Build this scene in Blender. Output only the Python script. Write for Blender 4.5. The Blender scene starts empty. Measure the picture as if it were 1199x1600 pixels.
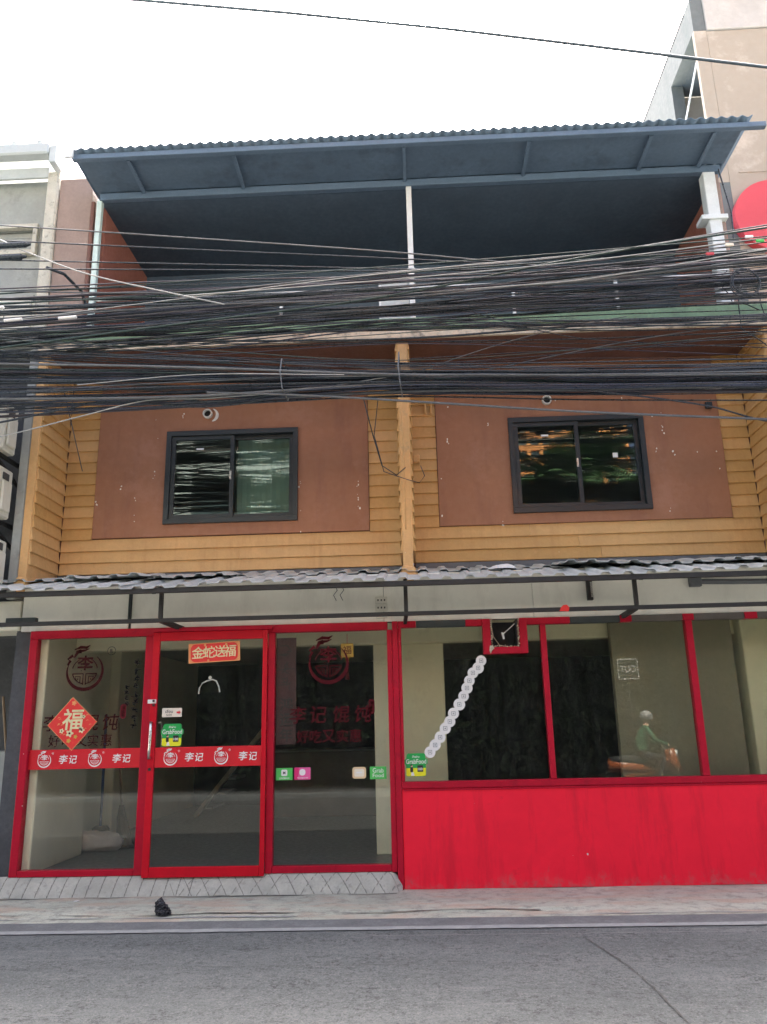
import bpy, bmesh, math, random
from mathutils import Vector, Matrix, noise as mnoise
random.seed(7)
rad = math.radians
scene = bpy.context.scene
COL = scene.collection

# ------------------------------------------------------------------ camera, sky, sun, exposure
def set_camera():
    yaw, pitch, roll = rad(-2.0878), rad(14.9934), rad(-1.3003)
    fwd = Vector((math.sin(yaw)*math.cos(pitch), math.cos(yaw)*math.cos(pitch), math.sin(pitch)))
    right = Vector((math.cos(yaw), -math.sin(yaw), 0)); up = right.cross(fwd)
    r2 = math.cos(roll)*right + math.sin(roll)*up
    u2 = math.cos(roll)*up - math.sin(roll)*right
    m = Matrix((r2, u2, -fwd)).transposed().to_4x4()
    m.translation = Vector((0, -8.4, 1.56))
    cam = bpy.data.cameras.new('camera'); o = bpy.data.objects.new('camera', cam); COL.objects.link(o)
    o.matrix_world = m
    cam.sensor_fit = 'VERTICAL'; cam.sensor_height = 24.0; cam.lens = 1235/1600*24.0
    cam.clip_start = 0.05; cam.clip_end = 2000
    scene.camera = o
set_camera()
SUN_EL, SUN_AZ = 64.0, 6.0          # azimuth from +Y towards +X
world = bpy.data.worlds.new('World'); scene.world = world; world.use_nodes = True
wn = world.node_tree.nodes; wl = world.node_tree.links
bg = wn['Background']; sky = wn.new('ShaderNodeTexSky'); sky.sky_type = 'NISHITA'; sky.sun_disc = False
sky.sun_elevation = rad(SUN_EL); sky.sun_rotation = rad(SUN_AZ)
sky.air_density = 0.3; sky.dust_density = 6.0; sky.ozone_density = 0.0
wl.new(sky.outputs[0], bg.inputs[0]); bg.inputs[1].default_value = 0.15
sun = bpy.data.lights.new('sun', 'SUN'); sun.energy = 5.0; sun.angle = rad(0.55); sun.color = (1, .95, .87)
so = bpy.data.objects.new('sun', sun); COL.objects.link(so)
sd = Vector((math.sin(rad(SUN_AZ))*math.cos(rad(SUN_EL)), math.cos(rad(SUN_AZ))*math.cos(rad(SUN_EL)), math.sin(rad(SUN_EL))))
so.rotation_euler = sd.to_track_quat('Z', 'Y').to_euler(); so.location = sd*60
vs = scene.view_settings; vs.view_transform = 'Standard'; vs.look = 'None'; vs.gamma = 1.0
vs.exposure = 2.95
try: vs.use_curve_mapping = False
except Exception: pass
scene.cycles.transparent_max_bounces = 24; scene.cycles.max_bounces = 8
scene.cycles.diffuse_bounces = 4; scene.cycles.glossy_bounces = 3
scene.cycles.use_denoising = True

# ------------------------------------------------------------------ materials
def srgb(r, g, b):
    f = lambda c: (c/255/12.92) if c/255 <= .04045 else ((c/255+.055)/1.055)**2.4
    return (f(r), f(g), f(b))
class NT:
    def __init__(s, name):
        s.m = bpy.data.materials.new(name); s.m.use_nodes = True
        s.t = s.m.node_tree; s.n = s.t.nodes; s.l = s.t.links
        s.b = s.n['Principled BSDF']; s.out = s.n['Material Output']
    def new(s, typ, **kw):
        x = s.n.new(typ)
        for k, v in kw.items(): setattr(x, k, v)
        return x
    def link(s, a, b): s.l.new(a, b)
    def pos(s, scale=(1, 1, 1)):
        g = s.new('ShaderNodeNewGeometry'); mp = s.new('ShaderNodeMapping'); mp.inputs['Scale'].default_value = scale
        s.link(g.outputs['Position'], mp.inputs['Vector']); return mp.outputs[0]
    def noise(s, vec, scale, detail=4, rough=.6):
        x = s.new('ShaderNodeTexNoise'); x.inputs['Scale'].default_value = scale; x.inputs['Detail'].default_value = detail
        x.inputs['Roughness'].default_value = rough; s.link(vec, x.inputs['Vector']); return x.outputs['Fac']
    def ramp(s, fac, a, b, va=0.0, vb=1.0):
        r = s.new('ShaderNodeMapRange'); r.inputs[1].default_value = a; r.inputs[2].default_value = b
        r.inputs[3].default_value = va; r.inputs[4].default_value = vb; s.link(fac, r.inputs[0]); return r.outputs[0]
    def mix(s, fac, a, b, mode='MIX'):
        x = s.new('ShaderNodeMix', data_type='RGBA', blend_type=mode)
        if isinstance(fac, (int, float)): x.inputs[0].default_value = fac
        else: s.link(fac, x.inputs[0])
        for i, v in ((6, a), (7, b)):
            if isinstance(v, (tuple, list)): x.inputs[i].default_value = (*v[:3], 1)
            else: s.link(v, x.inputs[i])
        return x.outputs[2]
    def math(s, op, a, b=0.0):
        x = s.new('ShaderNodeMath', operation=op)
        for i, v in ((0, a), (1, b)):
            if isinstance(v, (int, float)): x.inputs[i].default_value = v
            else: s.link(v, x.inputs[i])
        return x.outputs[0]
def mat(name, col, rough=.6, var=.16, scale=3.0, bump=.15, bscale=60, metal=0.0, orand=0.0, streak=None, stain=None, chips=None, spec=.5, roughvar=.12, coat=0.0, foot=None):
    """procedural material: colour variation, optional vertical streaks, blotchy stains, chips"""
    k = NT(name); p = k.pos()
    n1 = k.noise(p, scale, 6, .65); n2 = k.noise(p, scale*9, 4, .6)
    c = k.mix(k.ramp(n1, .3, .7), tuple(x*(1-var) for x in col), tuple(min(1, x*(1+var)) for x in col))
    c = k.mix(k.ramp(n2, .35, .7, 0, .5), c, tuple(x*(1-var*.9) for x in col))
    if orand:
        oi = k.new('ShaderNodeObjectInfo'); hsv = k.new('ShaderNodeHueSaturation')
        k.link(k.ramp(oi.outputs['Random'], 0, 1, 1-orand, 1+orand), hsv.inputs['Value'])
        k.link(k.ramp(oi.outputs['Random'], 0, 1, 1+orand*.5, 1-orand*.5), hsv.inputs['Saturation'])
        k.link(c, hsv.inputs['Color']); c = hsv.outputs[0]
    if streak:       # (colour, strength, xscale, zscale)
        sc, st, xs, zs = streak
        ps = k.pos((xs, xs, zs)); ns = k.noise(ps, 1.0, 5, .7)
        c = k.mix(k.ramp(ns, .5, .78, 0, st), c, sc)
    if stain:        # (colour, strength, scale, threshold)
        sc, st, ss, th = stain
        nn = k.noise(p, ss, 8, .7); c = k.mix(k.ramp(nn, th, th+.12, 0, st), c, sc)
    if chips:        # (colour, density scale, radius)
        sc, ds, r = chips
        v = k.new('ShaderNodeTexVoronoi'); v.inputs['Scale'].default_value = ds; k.link(p, v.inputs['Vector'])
        nn = k.noise(p, 2.1, 3, .5); rr = k.ramp(nn, .5, .7, 0.0, r)
        rr2 = k.math('ADD', rr, k.ramp(k.noise(p, 60, 2), .3, .7, -r*.5, r*.3))
        fac = k.math('LESS_THAN', v.outputs['Distance'], rr2); c = k.mix(fac, c, sc)
    if foot:
        g = k.new('ShaderNodeNewGeometry'); sx = k.new('ShaderNodeSeparateXYZ'); k.link(g.outputs['Position'], sx.inputs[0])
        zz = k.math('ADD', sx.outputs[2], k.ramp(k.noise(k.pos((4, 4, 2)), 1.5, 6, .7), .3, .7, -.12, .10))
        nn = k.noise(p, 14, 6, .75); c = k.mix(k.math('MULTIPLY', k.ramp(zz, .09, -.02, 0, .7), k.ramp(nn, .4, .62)), c, foot)
    k.link(c, k.b.inputs['Base Color'])
    k.link(k.ramp(n2, .3, .7, max(.04, rough-roughvar), min(1, rough+roughvar)), k.b.inputs['Roughness'])
    k.b.inputs['Metallic'].default_value = metal; k.b.inputs['Specular IOR Level'].default_value = spec
    if coat: k.b.inputs['Coat Weight'].default_value = coat
    if bump:
        nb = k.noise(p, bscale, 5, .65); bn = k.new('ShaderNodeBump'); bn.inputs['Strength'].default_value = bump
        bn.inputs['Distance'].default_value = .012
        k.link(nb, bn.inputs['Height']); k.link(bn.outputs[0], k.b.inputs['Normal'])
    return k.m
def glass(name, tint, dust=.03, ior=1.5, dustcol=(.5, .5, .45), boost=1.0, wave=.02):
    k = NT(name); p = k.pos()
    tr = k.new('ShaderNodeBsdfTransparent'); tr.inputs[0].default_value = (*tint, 1)
    gl = k.new('ShaderNodeBsdfGlossy'); gl.inputs['Roughness'].default_value = .003; gl.inputs[0].default_value = (.95, 1, .98, 1)
    fr = k.new('ShaderNodeFresnel'); fr.inputs[0].default_value = ior
    nb = k.noise(p, 1.3, 1, .3); bn = k.new('ShaderNodeBump'); bn.inputs['Strength'].default_value = wave; bn.inputs['Distance'].default_value = .05
    k.link(nb, bn.inputs['Height']); k.link(bn.outputs[0], gl.inputs['Normal'])
    mx = k.new('ShaderNodeMixShader'); k.link(k.math('MULTIPLY', fr.outputs[0], boost), mx.inputs[0]); k.link(tr.outputs[0], mx.inputs[1]); k.link(gl.outputs[0], mx.inputs[2])
    df = k.new('ShaderNodeBsdfDiffuse'); df.inputs[0].default_value = (*dustcol, 1)
    ps = k.pos((9, 9, 1.2)); ns = k.noise(ps, 1, 6, .7); nn = k.noise(p, 5, 6, .7)
    dfac = k.math('ADD', k.ramp(ns, .4, .85, dust*.5, dust*1.8), k.ramp(nn, .5, .8, 0, dust*1.2))
    m2 = k.new('ShaderNodeMixShader'); k.link(dfac, m2.inputs[0]); k.link(mx.outputs[0], m2.inputs[1]); k.link(df.outputs[0], m2.inputs[2])
    k.link(m2.outputs[0], k.out.inputs[0]); k.n.remove(k.b)
    return k.m
def road_mat():
    k = NT('road_surface'); p = k.pos()
    a = k.noise(k.pos((.35, 1.3, 1)), 1.2, 7, .68); b = k.noise(k.pos((.8, 1.4, 1)), 2.6, 8, .75)
    g0 = k.noise(p, 13, 5, .8); g1 = k.noise(p, 30, 4, .8); g2 = k.noise(p, 70, 3, .7); w = k.noise(k.pos((.5, 3.0, 1)), 2.2, 6, .75)
    c = k.mix(k.ramp(a, .32, .70), (.108, .121, .118), (.172, .185, .179))
    c = k.mix(k.ramp(w, .56, .74, 0, .6), c, (.27, .275, .262))                  # pale worn drags
    c = k.mix(k.math('MULTIPLY', k.ramp(g0, .50, .62, 0, .7), k.ramp(b, .38, .60, .1, 1.0)), c, (.075, .081, .08))
    c = k.mix(k.math('MULTIPLY', k.ramp(g1, .52, .60, 0, .85), k.ramp(b, .40, .58, .25, 1.0)), c, (.04, .044, .044))
    c = k.mix(k.ramp(g1, .42, .30, 0, .65), c, (.27, .275, .262))
    c = k.mix(k.ramp(g2, .56, .64, 0, .7), c, (.035, .038, .038))
    c = k.mix(k.ramp(g2, .41, .30, 0, .6), c, (.33, .33, .315))
    k.link(c, k.b.inputs['Base Color']); k.b.inputs['Roughness'].default_value = .85
    bn = k.new('ShaderNodeBump'); bn.inputs['Strength'].default_value = .9; bn.inputs['Distance'].default_value = .015
    k.link(k.math('ADD', g1, g2), bn.inputs['Height']); k.link(bn.outputs[0], k.b.inputs['Normal'])
    return k.m
def pavement_mat():
    k = NT('pavement_concrete'); p = k.pos()
    a = k.noise(k.pos((.5, 1.6, 1)), 1.7, 7, .7); b = k.noise(p, 7, 8, .75); f = k.noise(p, 70, 4, .75)
    c = k.mix(k.ramp(a, .3, .7), (.36, .375, .30), (.54, .55, .455))
    c = k.mix(k.ramp(b, .48, .62, 0, .75), c, (.24, .235, .205))
    c = k.mix(k.ramp(k.noise(k.pos((.6, 2.2, 1)), 2.3, 4), .48, .62, 0, .7), c, (.48, .37, .28))
    c = k.mix(k.ramp(k.noise(k.pos((.4, 3, 1)), 3.1, 6), .6, .75, 0, .5), c, (.24, .27, .225))
    c = k.mix(k.ramp(f, .56, .66, 0, .6), c, (.14, .14, .12))
    k.link(c, k.b.inputs['Base Color']); k.b.inputs['Roughness'].default_value = .85
    bn = k.new('ShaderNodeBump'); bn.inputs['Strength'].default_value = .6; bn.inputs['Distance'].default_value = .01
    k.link(k.math('ADD', b, f), bn.inputs['Height']); k.link(bn.outputs[0], k.b.inputs['Normal'])
    return k.m
M = {}
M['road'] = road_mat(); M['pave'] = pavement_mat()
M['gutter'] = mat('gutter_concrete', (.165, .172, .17), .85, .25, 5, .7, 130, stain=((.1, .105, .11), .7, 38, .55))
M['line'] = mat('worn_white_line', (.31, .32, .31), .8, .2, 6, .4, 120, stain=((.25, .26, .26), .85, 9, .5))
M['ramp'] = mat('ramp_cement', (.46, .445, .375), .85, .2, 5, .5, 90, stain=((.25, .24, .22), .6, 12, .55))
M['ramp_groove'] = mat('ramp_groove_dirt', (.22, .21, .18), .9, .3, 20, .3, 90)
M['crack'] = mat('crack_filler', (.085, .085, .08), .9, .3, 20, .2)
M['red_panel'] = mat('red_painted_board', (.95, .014, .042), .5, .06, 1.4, .05, 20, streak=((.40, .008, .02), .5, 5.5, .8), stain=((.3, .01, .02), .35, 3.5, .64), chips=((.75, .68, .66), 6, .06), spec=.25, foot=(.55, .13, .13))
M['red_frame'] = mat('red_aluminium_frame', (.46, .006, .026), .45, .14, 4, .06, 60, stain=((.26, .006, .02), .5, 6, .58), chips=((.6, .5, .48), 9, .07), spec=.2)
M['red_door'] = mat('red_sliding_door_frame', (.58, .005, .018), .4, .1, 4, .05, 60, stain=((.3, .005, .012), .4, 7, .6), chips=((.6, .5, .48), 9, .06), spec=.2)
M['dark_header'] = mat('dark_green_bare_header', (.03, .042, .042), .5, .2, 6)
M['brown_header'] = mat('brown_bare_header', (.10, .085, .07), .6, .2, 8, stain=((.2, .17, .14), .5, 12, .6))
M['siding'] = mat('ochre_siding_board', (.60, .36, .138), .6, .1, 2.5,   .25, 25, orand=.09, streak=((.42, .21, .07), .45, 9, .6), stain=((.72, .42, .17), .35, 6, .6), chips=((.8, .68, .45), 7, .045))
M['siding_fin'] = mat('ochre_fin_face', (.66, .39, .16), .65, .14, 3, .3, 40, stain=((.45, .3, .16), .6, 8, .57), chips=((.75, .66, .5), 12, .12))
M['brown'] = mat('terracotta_brown_panel', (.335, .150, .078), .62, .10, 1.6, .12, 30, streak=((.20, .085, .055), .6, 4.0, .5), stain=((.40, .20, .13), .5, 2.2, .55))
M['brown_dark'] = mat('brown_soffit', (.16, .075, .055), .7, .15, 3)
M['wframe'] = mat('charcoal_window_frame', (.02, .027, .03), .4, .12, 5, .03)
M['fascia'] = mat('white_fascia_board', (.84, .83, .74), .65, .06, 2, .08, 30, streak=((.45, .43, .36), .45, 3, .8), stain=((.3, .28, .22), .6, 9, .70))
M['fascia_low'] = mat('cream_fascia_strip', (.75, .73, .6), .65, .1, 4, .1, 30, stain=((.22, .2, .16), .8, 14, .63))
M['steel'] = mat('dark_steel_bar', (.02, .019, .018), .6, .25, 9, .1, 50, stain=((.4, .37, .33), .7, 22, .70))
M['sheet'] = mat('grey_canopy_sheet', (.52, .55, .525), .5, .14, 3, .08, 30, metal=.0, orand=.14, streak=((.3, .31, .31), .5, 4, .8), stain=((.16, .17, .18), .7, 7, .6))
M['flash'] = mat('dark_grey_flashing', (.11, .12, .13), .5, .2, 5)
M['roof_top'] = mat('roof_sheet', (.115, .18, .26), .5, .12, 4, .05, orand=.06)  # blue of the lens flare veil is put into the sheet colour
M['roof_under'] = mat('roof_flare_blue_purlin', (.11, .165, .235), .5, .12, 4)  # flare veil blue painted into purlins, beam and rafters
M['soffit'] = mat('flare_blue_soffit', (.10, .15, .215), .7, .12, 2, .1, 20, stain=((.06, .09, .13), .6, 2.2, .52))  # bluish flare haze is painted into the soffit colour
M['slab_green'] = mat('green_slab_edge', (.17, .27, .16), .7, .25, 5, .3, 40, stain=((.10, .13, .09), .7, 6, .55))
M['slab_cream'] = mat('cream_slab_lip', (.62, .52, .38), .75, .2, 6, .5, 40, stain=((.2, .17, .13), .85, 8, .52))
M['terra'] = mat('terracotta_side_wall', (.32, .125, .09), .75, .12, 3)
M['pinkwall'] = mat('dusty_pink_wall', (.29, .215, .18), .8, .15, 3, .3, 30, stain=((.27, .2, .17), .6, 5, .56))
M['balcony_back'] = mat('shade_flare_blue_wall', (.085, .125, .175), .8, .15, 2)  # recess shade and flare blue are put into this dark colour
M['teal'] = mat('pale_teal_post', (.55, .68, .64), .6, .12, 6, stain=((.3, .38, .36), .6, 12, .6))
M['white_post'] = mat('white_steel_post', (.68, .72, .72), .55, .12, 6, stain=((.35, .36, .34), .6, 12, .6))
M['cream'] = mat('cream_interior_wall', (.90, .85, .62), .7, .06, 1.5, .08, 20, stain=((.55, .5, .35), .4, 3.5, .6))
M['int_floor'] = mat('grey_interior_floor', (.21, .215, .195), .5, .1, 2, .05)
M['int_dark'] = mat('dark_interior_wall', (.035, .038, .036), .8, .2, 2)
M['room'] = mat('upstairs_room_walls', (.30, .36, .37), .8, .1, 2)
M['int_ceiling'] = mat('interior_ceiling', (.5, .5, .45), .8, .1, 2)
M['taupe'] = mat('taupe_interior_partition', (.30, .27, .19), .7, .08, 2)
M['glass'] = glass('shop_glass', (.985, .99, .98), .013, boost=.6, wave=.004)
M['glass_tint'] = glass('tinted_shop_glass', (.95, .96, .92), .016, 1.5, boost=.65, wave=.004)
M['glass_up'] = glass('upper_window_glass', (.74, .84, .81), .010, 1.5, boost=1.25, wave=.0)
M['curtain'] = mat('pale_green_curtain', (.60, .66, .62), .8, .08, 2)
M['wire_black'] = mat('black_cable', (.026, .037, .048), .32, .3, 4, 0)
M['wire_green'] = mat('dark_green_cable', (.03, .058, .052), .34, .3, 4, 0)
M['wire_blue'] = mat('dark_blue_cable', (.035, .045, .072), .34, .3, 4, 0)
M['wire_sky'] = mat('slate_blue_cable', (.07, .10, .125), .4, .2, 4, 0)
M['wire_grey'] = mat('grey_cable', (.11, .12, .125), .4, .3, 4, 0)
M['wire_purple'] = mat('dull_purple_cable', (.05, .045, .06), .4, .3, 4, 0)
M['wire_pale'] = mat('pale_cable', (.38, .39, .37), .45, .2, 4, 0)
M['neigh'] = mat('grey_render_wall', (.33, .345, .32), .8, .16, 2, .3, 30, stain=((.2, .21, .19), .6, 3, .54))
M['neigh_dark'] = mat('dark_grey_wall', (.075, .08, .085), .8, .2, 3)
M['column'] = mat('peeling_column', (.52, .50, .42), .8, .15, 6, .6, 40, stain=((.16, .15, .12), .85, 9, .56))
M['gutter_metal'] = mat('pale_metal_gutter', (.46, .50, .50), .5, .1, 4)
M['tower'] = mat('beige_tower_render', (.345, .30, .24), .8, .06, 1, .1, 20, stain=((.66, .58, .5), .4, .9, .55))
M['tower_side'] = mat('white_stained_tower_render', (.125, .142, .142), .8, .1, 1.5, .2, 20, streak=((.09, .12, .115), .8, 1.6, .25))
M['tower_cap'] = mat('stained_parapet', (.42, .40, .37), .8, .15, 1.5, .2, 20, stain=((.4, .39, .37), .6, 2, .52))
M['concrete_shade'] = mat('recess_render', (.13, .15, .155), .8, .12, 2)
M['sign_red'] = mat('red_sign_face', (.55, .06, .075), .45, .05, 2, .02)
M['ac'] = mat('ivory_ac_casing', (.66, .65, .55), .5, .08, 4, .03, stain=((.45, .43, .35), .5, 5, .58))
M['ac_dark'] = mat('ac_fan_grille', (.06, .06, .06), .5, .1)
M['chrome'] = mat('brushed_steel', (.72, .70, .66), .28, .08, 20, .02, metal=1.0)
M['black_bag'] = mat('black_plastic_film', (.012, .013, .018), .32, .2, 20, .2, 40)
M['white_plastic'] = mat('white_plastic', (.78, .78, .75), .45, .06, 10, .02)
M['socket'] = mat('ivory_socket', (.68, .67, .58), .5, .06, 10, .02)
M['pvc'] = mat('white_pvc', (.7, .68, .62), .5, .15, 20, .02)
M['hole'] = mat('dark_pipe_inside', (.02, .02, .02), .9, .1)
M['foam'] = mat('torn_foam', (.62, .52, .38), .9, .25, 30, .6, 80)
M['paper_red'] = mat('red_festive_paper', (.78, .03, .025), .5, .06, 6, .02)
M['paper_orange'] = mat('orange_festive_edge', (.80, .33, .12), .5, .1, 8, .02)
M['gold'] = mat('pale_gold_ink', (.78, .70, .40), .5, .08, 20, .02)
M['gold_deep'] = mat('deep_gold', (.62, .38, .06), .45, .15, 20, .05)
M['vinyl_red'] = mat('red_vinyl_band', (.66, .006, .018), .38, .06, 3, .01)
M['vinyl_dark'] = mat('dark_maroon_vinyl', (.045, .006, .006), .5, .1, 8, 0, spec=.08)
M['vinyl_maroon'] = mat('maroon_vinyl', (.13, .015, .02), .5, .1, 8, 0, spec=.08)
M['vinyl_faint'] = mat('faded_red_vinyl', (.085, .008, .013), .5, .2, 8, 0, spec=.08)
M['vinyl_grey'] = mat('grey_vinyl', (.022, .021, .02), .5, .1, 8, 0, spec=.08)
M['ink_white'] = mat('white_ink', (.82, .80, .76), .5, .04, 10, 0)
M['ink_black'] = mat('black_ink', (.02, .02, .02), .5, .1, 10, 0)
M['ink_grey'] = mat('grey_ink', (.25, .25, .25), .5, .1, 10, 0)
M['st_green'] = mat('green_sticker', (.012, .38, .075), .4, .04, 10, 0)
M['st_lime'] = mat('lime_green_sticker', (.08, .52, .10), .4, .04, 10, 0)
M['st_yellow'] = mat('yellow_sticker', (.82, .78, .02), .4, .04, 10, 0)
M['st_pink'] = mat('pink_sticker', (.80, .11, .33), .4, .04, 10, 0)
M['st_pinkd'] = mat('deep_pink_sticker', (.68, .02, .16), .4, .04, 10, 0)
M['st_peach'] = mat('peach_sticker', (.80, .58, .32), .4, .04, 10, 0)
M['st_cream'] = mat('cream_sticker', (.82, .74, .6), .4, .04, 10, 0)
M['skin'] = mat('printed_skin', (.65, .38, .27), .5, .05)
M['couplet'] = mat('faded_couplet_paper', (.07, .025, .028), .6, .25, 6, 0)
M['wood'] = mat('wood_pole', (.22, .15, .08), .6, .2, 8)
M['blue_pole'] = mat('blue_pole', (.03, .06, .16), .4, .1)
M['bristle'] = mat('broom_bristles', (.10, .075, .05), .9, .3, 30, .4, 90)
M['sack'] = mat('white_woven_sack', (.62, .56, .5), .8, .12, 10, .3, 60)
M['wood_counter'] = mat('dark_counter', (.10, .075, .055), .5, .2, 4)
M['orange'] = mat('orange_render', (.78, .30, .09), .8, .06, 1)
M['grey_far'] = mat('pale_grey_render', (.33,.35,.33), .8, .08, 1)
M['far_glass'] = mat('far_window_glass', (.05, .07, .07), .2, .1, 1, 0)
M['leaf'] = mat('leaf_green', (.010, .017, .007), .9, .35, 2, 0, spec=.1)
M['palm_leaf'] = mat('palm_leaf_green', (.065, .12, .045), .45, .3, 2, 0)
M['trunk'] = mat('palm_bark', (.16, .13, .1), .9, .25, 6, .6, 30)
M['sign_dark'] = mat('dark_sign_board', (.02, .03, .025), .5, .1)
M['asphalt'] = mat('dimming_dark_asphalt', (.05, .05, .048), .9, .2, 3, .3, 60)  # invented dark surface for the unseen far side, dims pane reflections
M['earth'] = mat('far_paving', (.42, .42, .39), .9, .15, 1)

# ------------------------------------------------------------------ mesh helpers
WORLD = {}     # world origin of every Empty/part we build
class MB:
    """collects geometry in world coordinates, links it as ONE mesh object"""
    def __init__(s): s.v = []; s.f = []; s.mi = []; s.mats = []; s.cur = 0
    def use(s, m):
        if m not in s.mats: s.mats.append(m)
        s.cur = s.mats.index(m); return s
    def add(s, v, f):
        o = len(s.v); s.v += [tuple(p) for p in v]; s.f += [tuple(i+o for i in q) for q in f]; s.mi += [s.cur]*len(f); return s
    def box(s, x0, x1, y0, y1, z0, z1):
        v = [(x0,y0,z0),(x1,y0,z0),(x1,y1,z0),(x0,y1,z0),(x0,y0,z1),(x1,y0,z1),(x1,y1,z1),(x0,y1,z1)]
        return s.add(v, [(0,3,2,1),(4,5,6,7),(0,1,5,4),(1,2,6,5),(2,3,7,6),(3,0,4,7)])
    def bar(s, a, b, w, h=None, up=(0,0,1)):
        """rectangular bar from a to b"""
        a = Vector(a); b = Vector(b); h = h or w; d = (b-a).normalized(); u = Vector(up)
        if abs(d.dot(u)) > .95: u = Vector((0,1,0))
        r = d.cross(u).normalized()*w/2; q = r.cross(d).normalized()*h/2
        v = []
        for c in (a, b): v += [c-r-q, c+r-q, c+r+q, c-r+q]
        return s.add(v, [(0,3,2,1),(4,5,6,7),(0,1,5,4),(1,2,6,5),(2,3,7,6),(3,0,4,7)])
    def tube(s, pts, r, n=6, taper=None, cap=True):
        pts = [Vector(p) for p in pts]; v = []; f = []; L = len(pts)
        for i, p in enumerate(pts):
            d = (pts[min(i+1, L-1)]-pts[max(i-1, 0)]).normalized()
            u = Vector((0,0,1)) if abs(d.z) < .9 else Vector((1,0,0))
            a = d.cross(u).normalized(); b = a.cross(d)
            rr = r if taper is None else r*(1+(taper-1)*i/(L-1))
            for k in range(n):
                t = 2*math.pi*k/n; v.append(p+a*math.cos(t)*rr+b*math.sin(t)*rr)
        for i in range(L-1):
            for k in range(n):
                k2 = (k+1) % n; f.append((i*n+k, i*n+k2, (i+1)*n+k2, (i+1)*n+k))
        if cap: f.append(tuple(range(n-1, -1, -1))); f.append(tuple((L-1)*n+k for k in range(n)))
        return s.add(v, f)
    def plate(s, outline, y, th=.0008, c=(0, 0)):
        """flat plate in the XZ plane, front at y, outline [(x,z)] anticlockwise seen from -Y"""
        n = len(outline); v = [(c[0]+x, y, c[1]+z) for x, z in outline]+[(c[0]+x, y+th, c[1]+z) for x, z in outline]
        f = [tuple(range(n)), tuple(range(2*n-1, n-1, -1))]+[(i, i+n, (i+1) % n+n, (i+1) % n) for i in range(n)]
        return s.add(v, f)
    def stroke(s, pts, w, y, c=(0, 0), closed=False, th=.0008):
        """thick polyline in the XZ plane"""
        n = len(pts); L = []; R = []
        for i in range(n):
            if closed: a, b = pts[i-1], pts[(i+1) % n]
            else: a, b = pts[max(i-1, 0)], pts[min(i+1, n-1)]
            dx, dz = b[0]-a[0], b[1]-a[1]; l = math.hypot(dx, dz) or 1
            ww = w[i] if isinstance(w, (list, tuple)) else w
            L.append((c[0]+pts[i][0]-dz/l*ww/2, c[1]+pts[i][1]+dx/l*ww/2)); R.append((c[0]+pts[i][0]+dz/l*ww/2, c[1]+pts[i][1]-dx/l*ww/2))
        v = [(x, y, z) for x, z in L]+[(x, y, z) for x, z in R]
        f = [(i, n+i, n+(i+1) % n, (i+1) % n) for i in range(n if closed else n-1)]
        return s.add(v, f)
    def disc(s, cx, y, cz, r, n=24, th=.0008):
        return s.plate([(r*math.cos(2*math.pi*i/n), r*math.sin(2*math.pi*i/n)) for i in range(n)], y, th, (cx, cz))
    def build(s, name, m=None, parent=None, bevel=0, smooth=False, origin=None):
        if m is not None and not s.mats: mats = [m]
        else: mats = s.mats or [m]
        xs = [p[0] for p in s.v]; ys = [p[1] for p in s.v]; zs = [p[2] for p in s.v]
        o = Vector(origin) if origin else Vector(((min(xs)+max(xs))/2, (min(ys)+max(ys))/2, min(zs)))
        me = bpy.data.meshes.new(name); me.from_pydata([(p[0]-o.x, p[1]-o.y, p[2]-o.z) for p in s.v], [], s.f)
        for q in mats: me.materials.append(M[q] if isinstance(q, str) else q)
        if len(mats) > 1: me.polygons.foreach_set('material_index', s.mi)
        if bevel:
            bm = bmesh.new(); bm.from_mesh(me)
            bmesh.ops.bevel(bm, geom=bm.edges[:], offset=bevel, segments=1, affect='EDGES', clamp_overlap=True); bm.to_mesh(me); bm.free()
        if smooth: me.shade_smooth()
        me.update()
        return place(name, me, o, parent)
def place(name, me, o, parent=None, rot=None):
    ob = bpy.data.objects.new(name, me); COL.objects.link(ob)
    o = Vector(o); WORLD[ob.name] = o
    if parent: ob.parent = parent; ob.location = o-WORLD[parent.name]
    else: ob.location = o
    if rot: ob.rotation_euler = rot
    return ob
def tag(o, label, cat, group=None, kind=None):
    if label: o['label'] = label
    if cat: o['category'] = cat
    if group: o['group'] = group
    if kind: o['kind'] = kind
    return o
def empty(name, loc, label=None, cat=None, group=None, parent=None):
    e = bpy.data.objects.new(name, None); COL.objects.link(e); WORLD[e.name] = Vector(loc)
    if parent: e.parent = parent; e.location = Vector(loc)-WORLD[parent.name]
    else: e.location = loc
    e.empty_display_size = .1
    return tag(e, label, cat, group)
def struct(o): o['kind'] = 'structure'; return o
def bx(name, m, parent, x0, x1, y0, y1, z0, z1, bevel=.003):
    return MB().box(x0, x1, y0, y1, z0, z1).build(name, m, parent, bevel)
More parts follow.
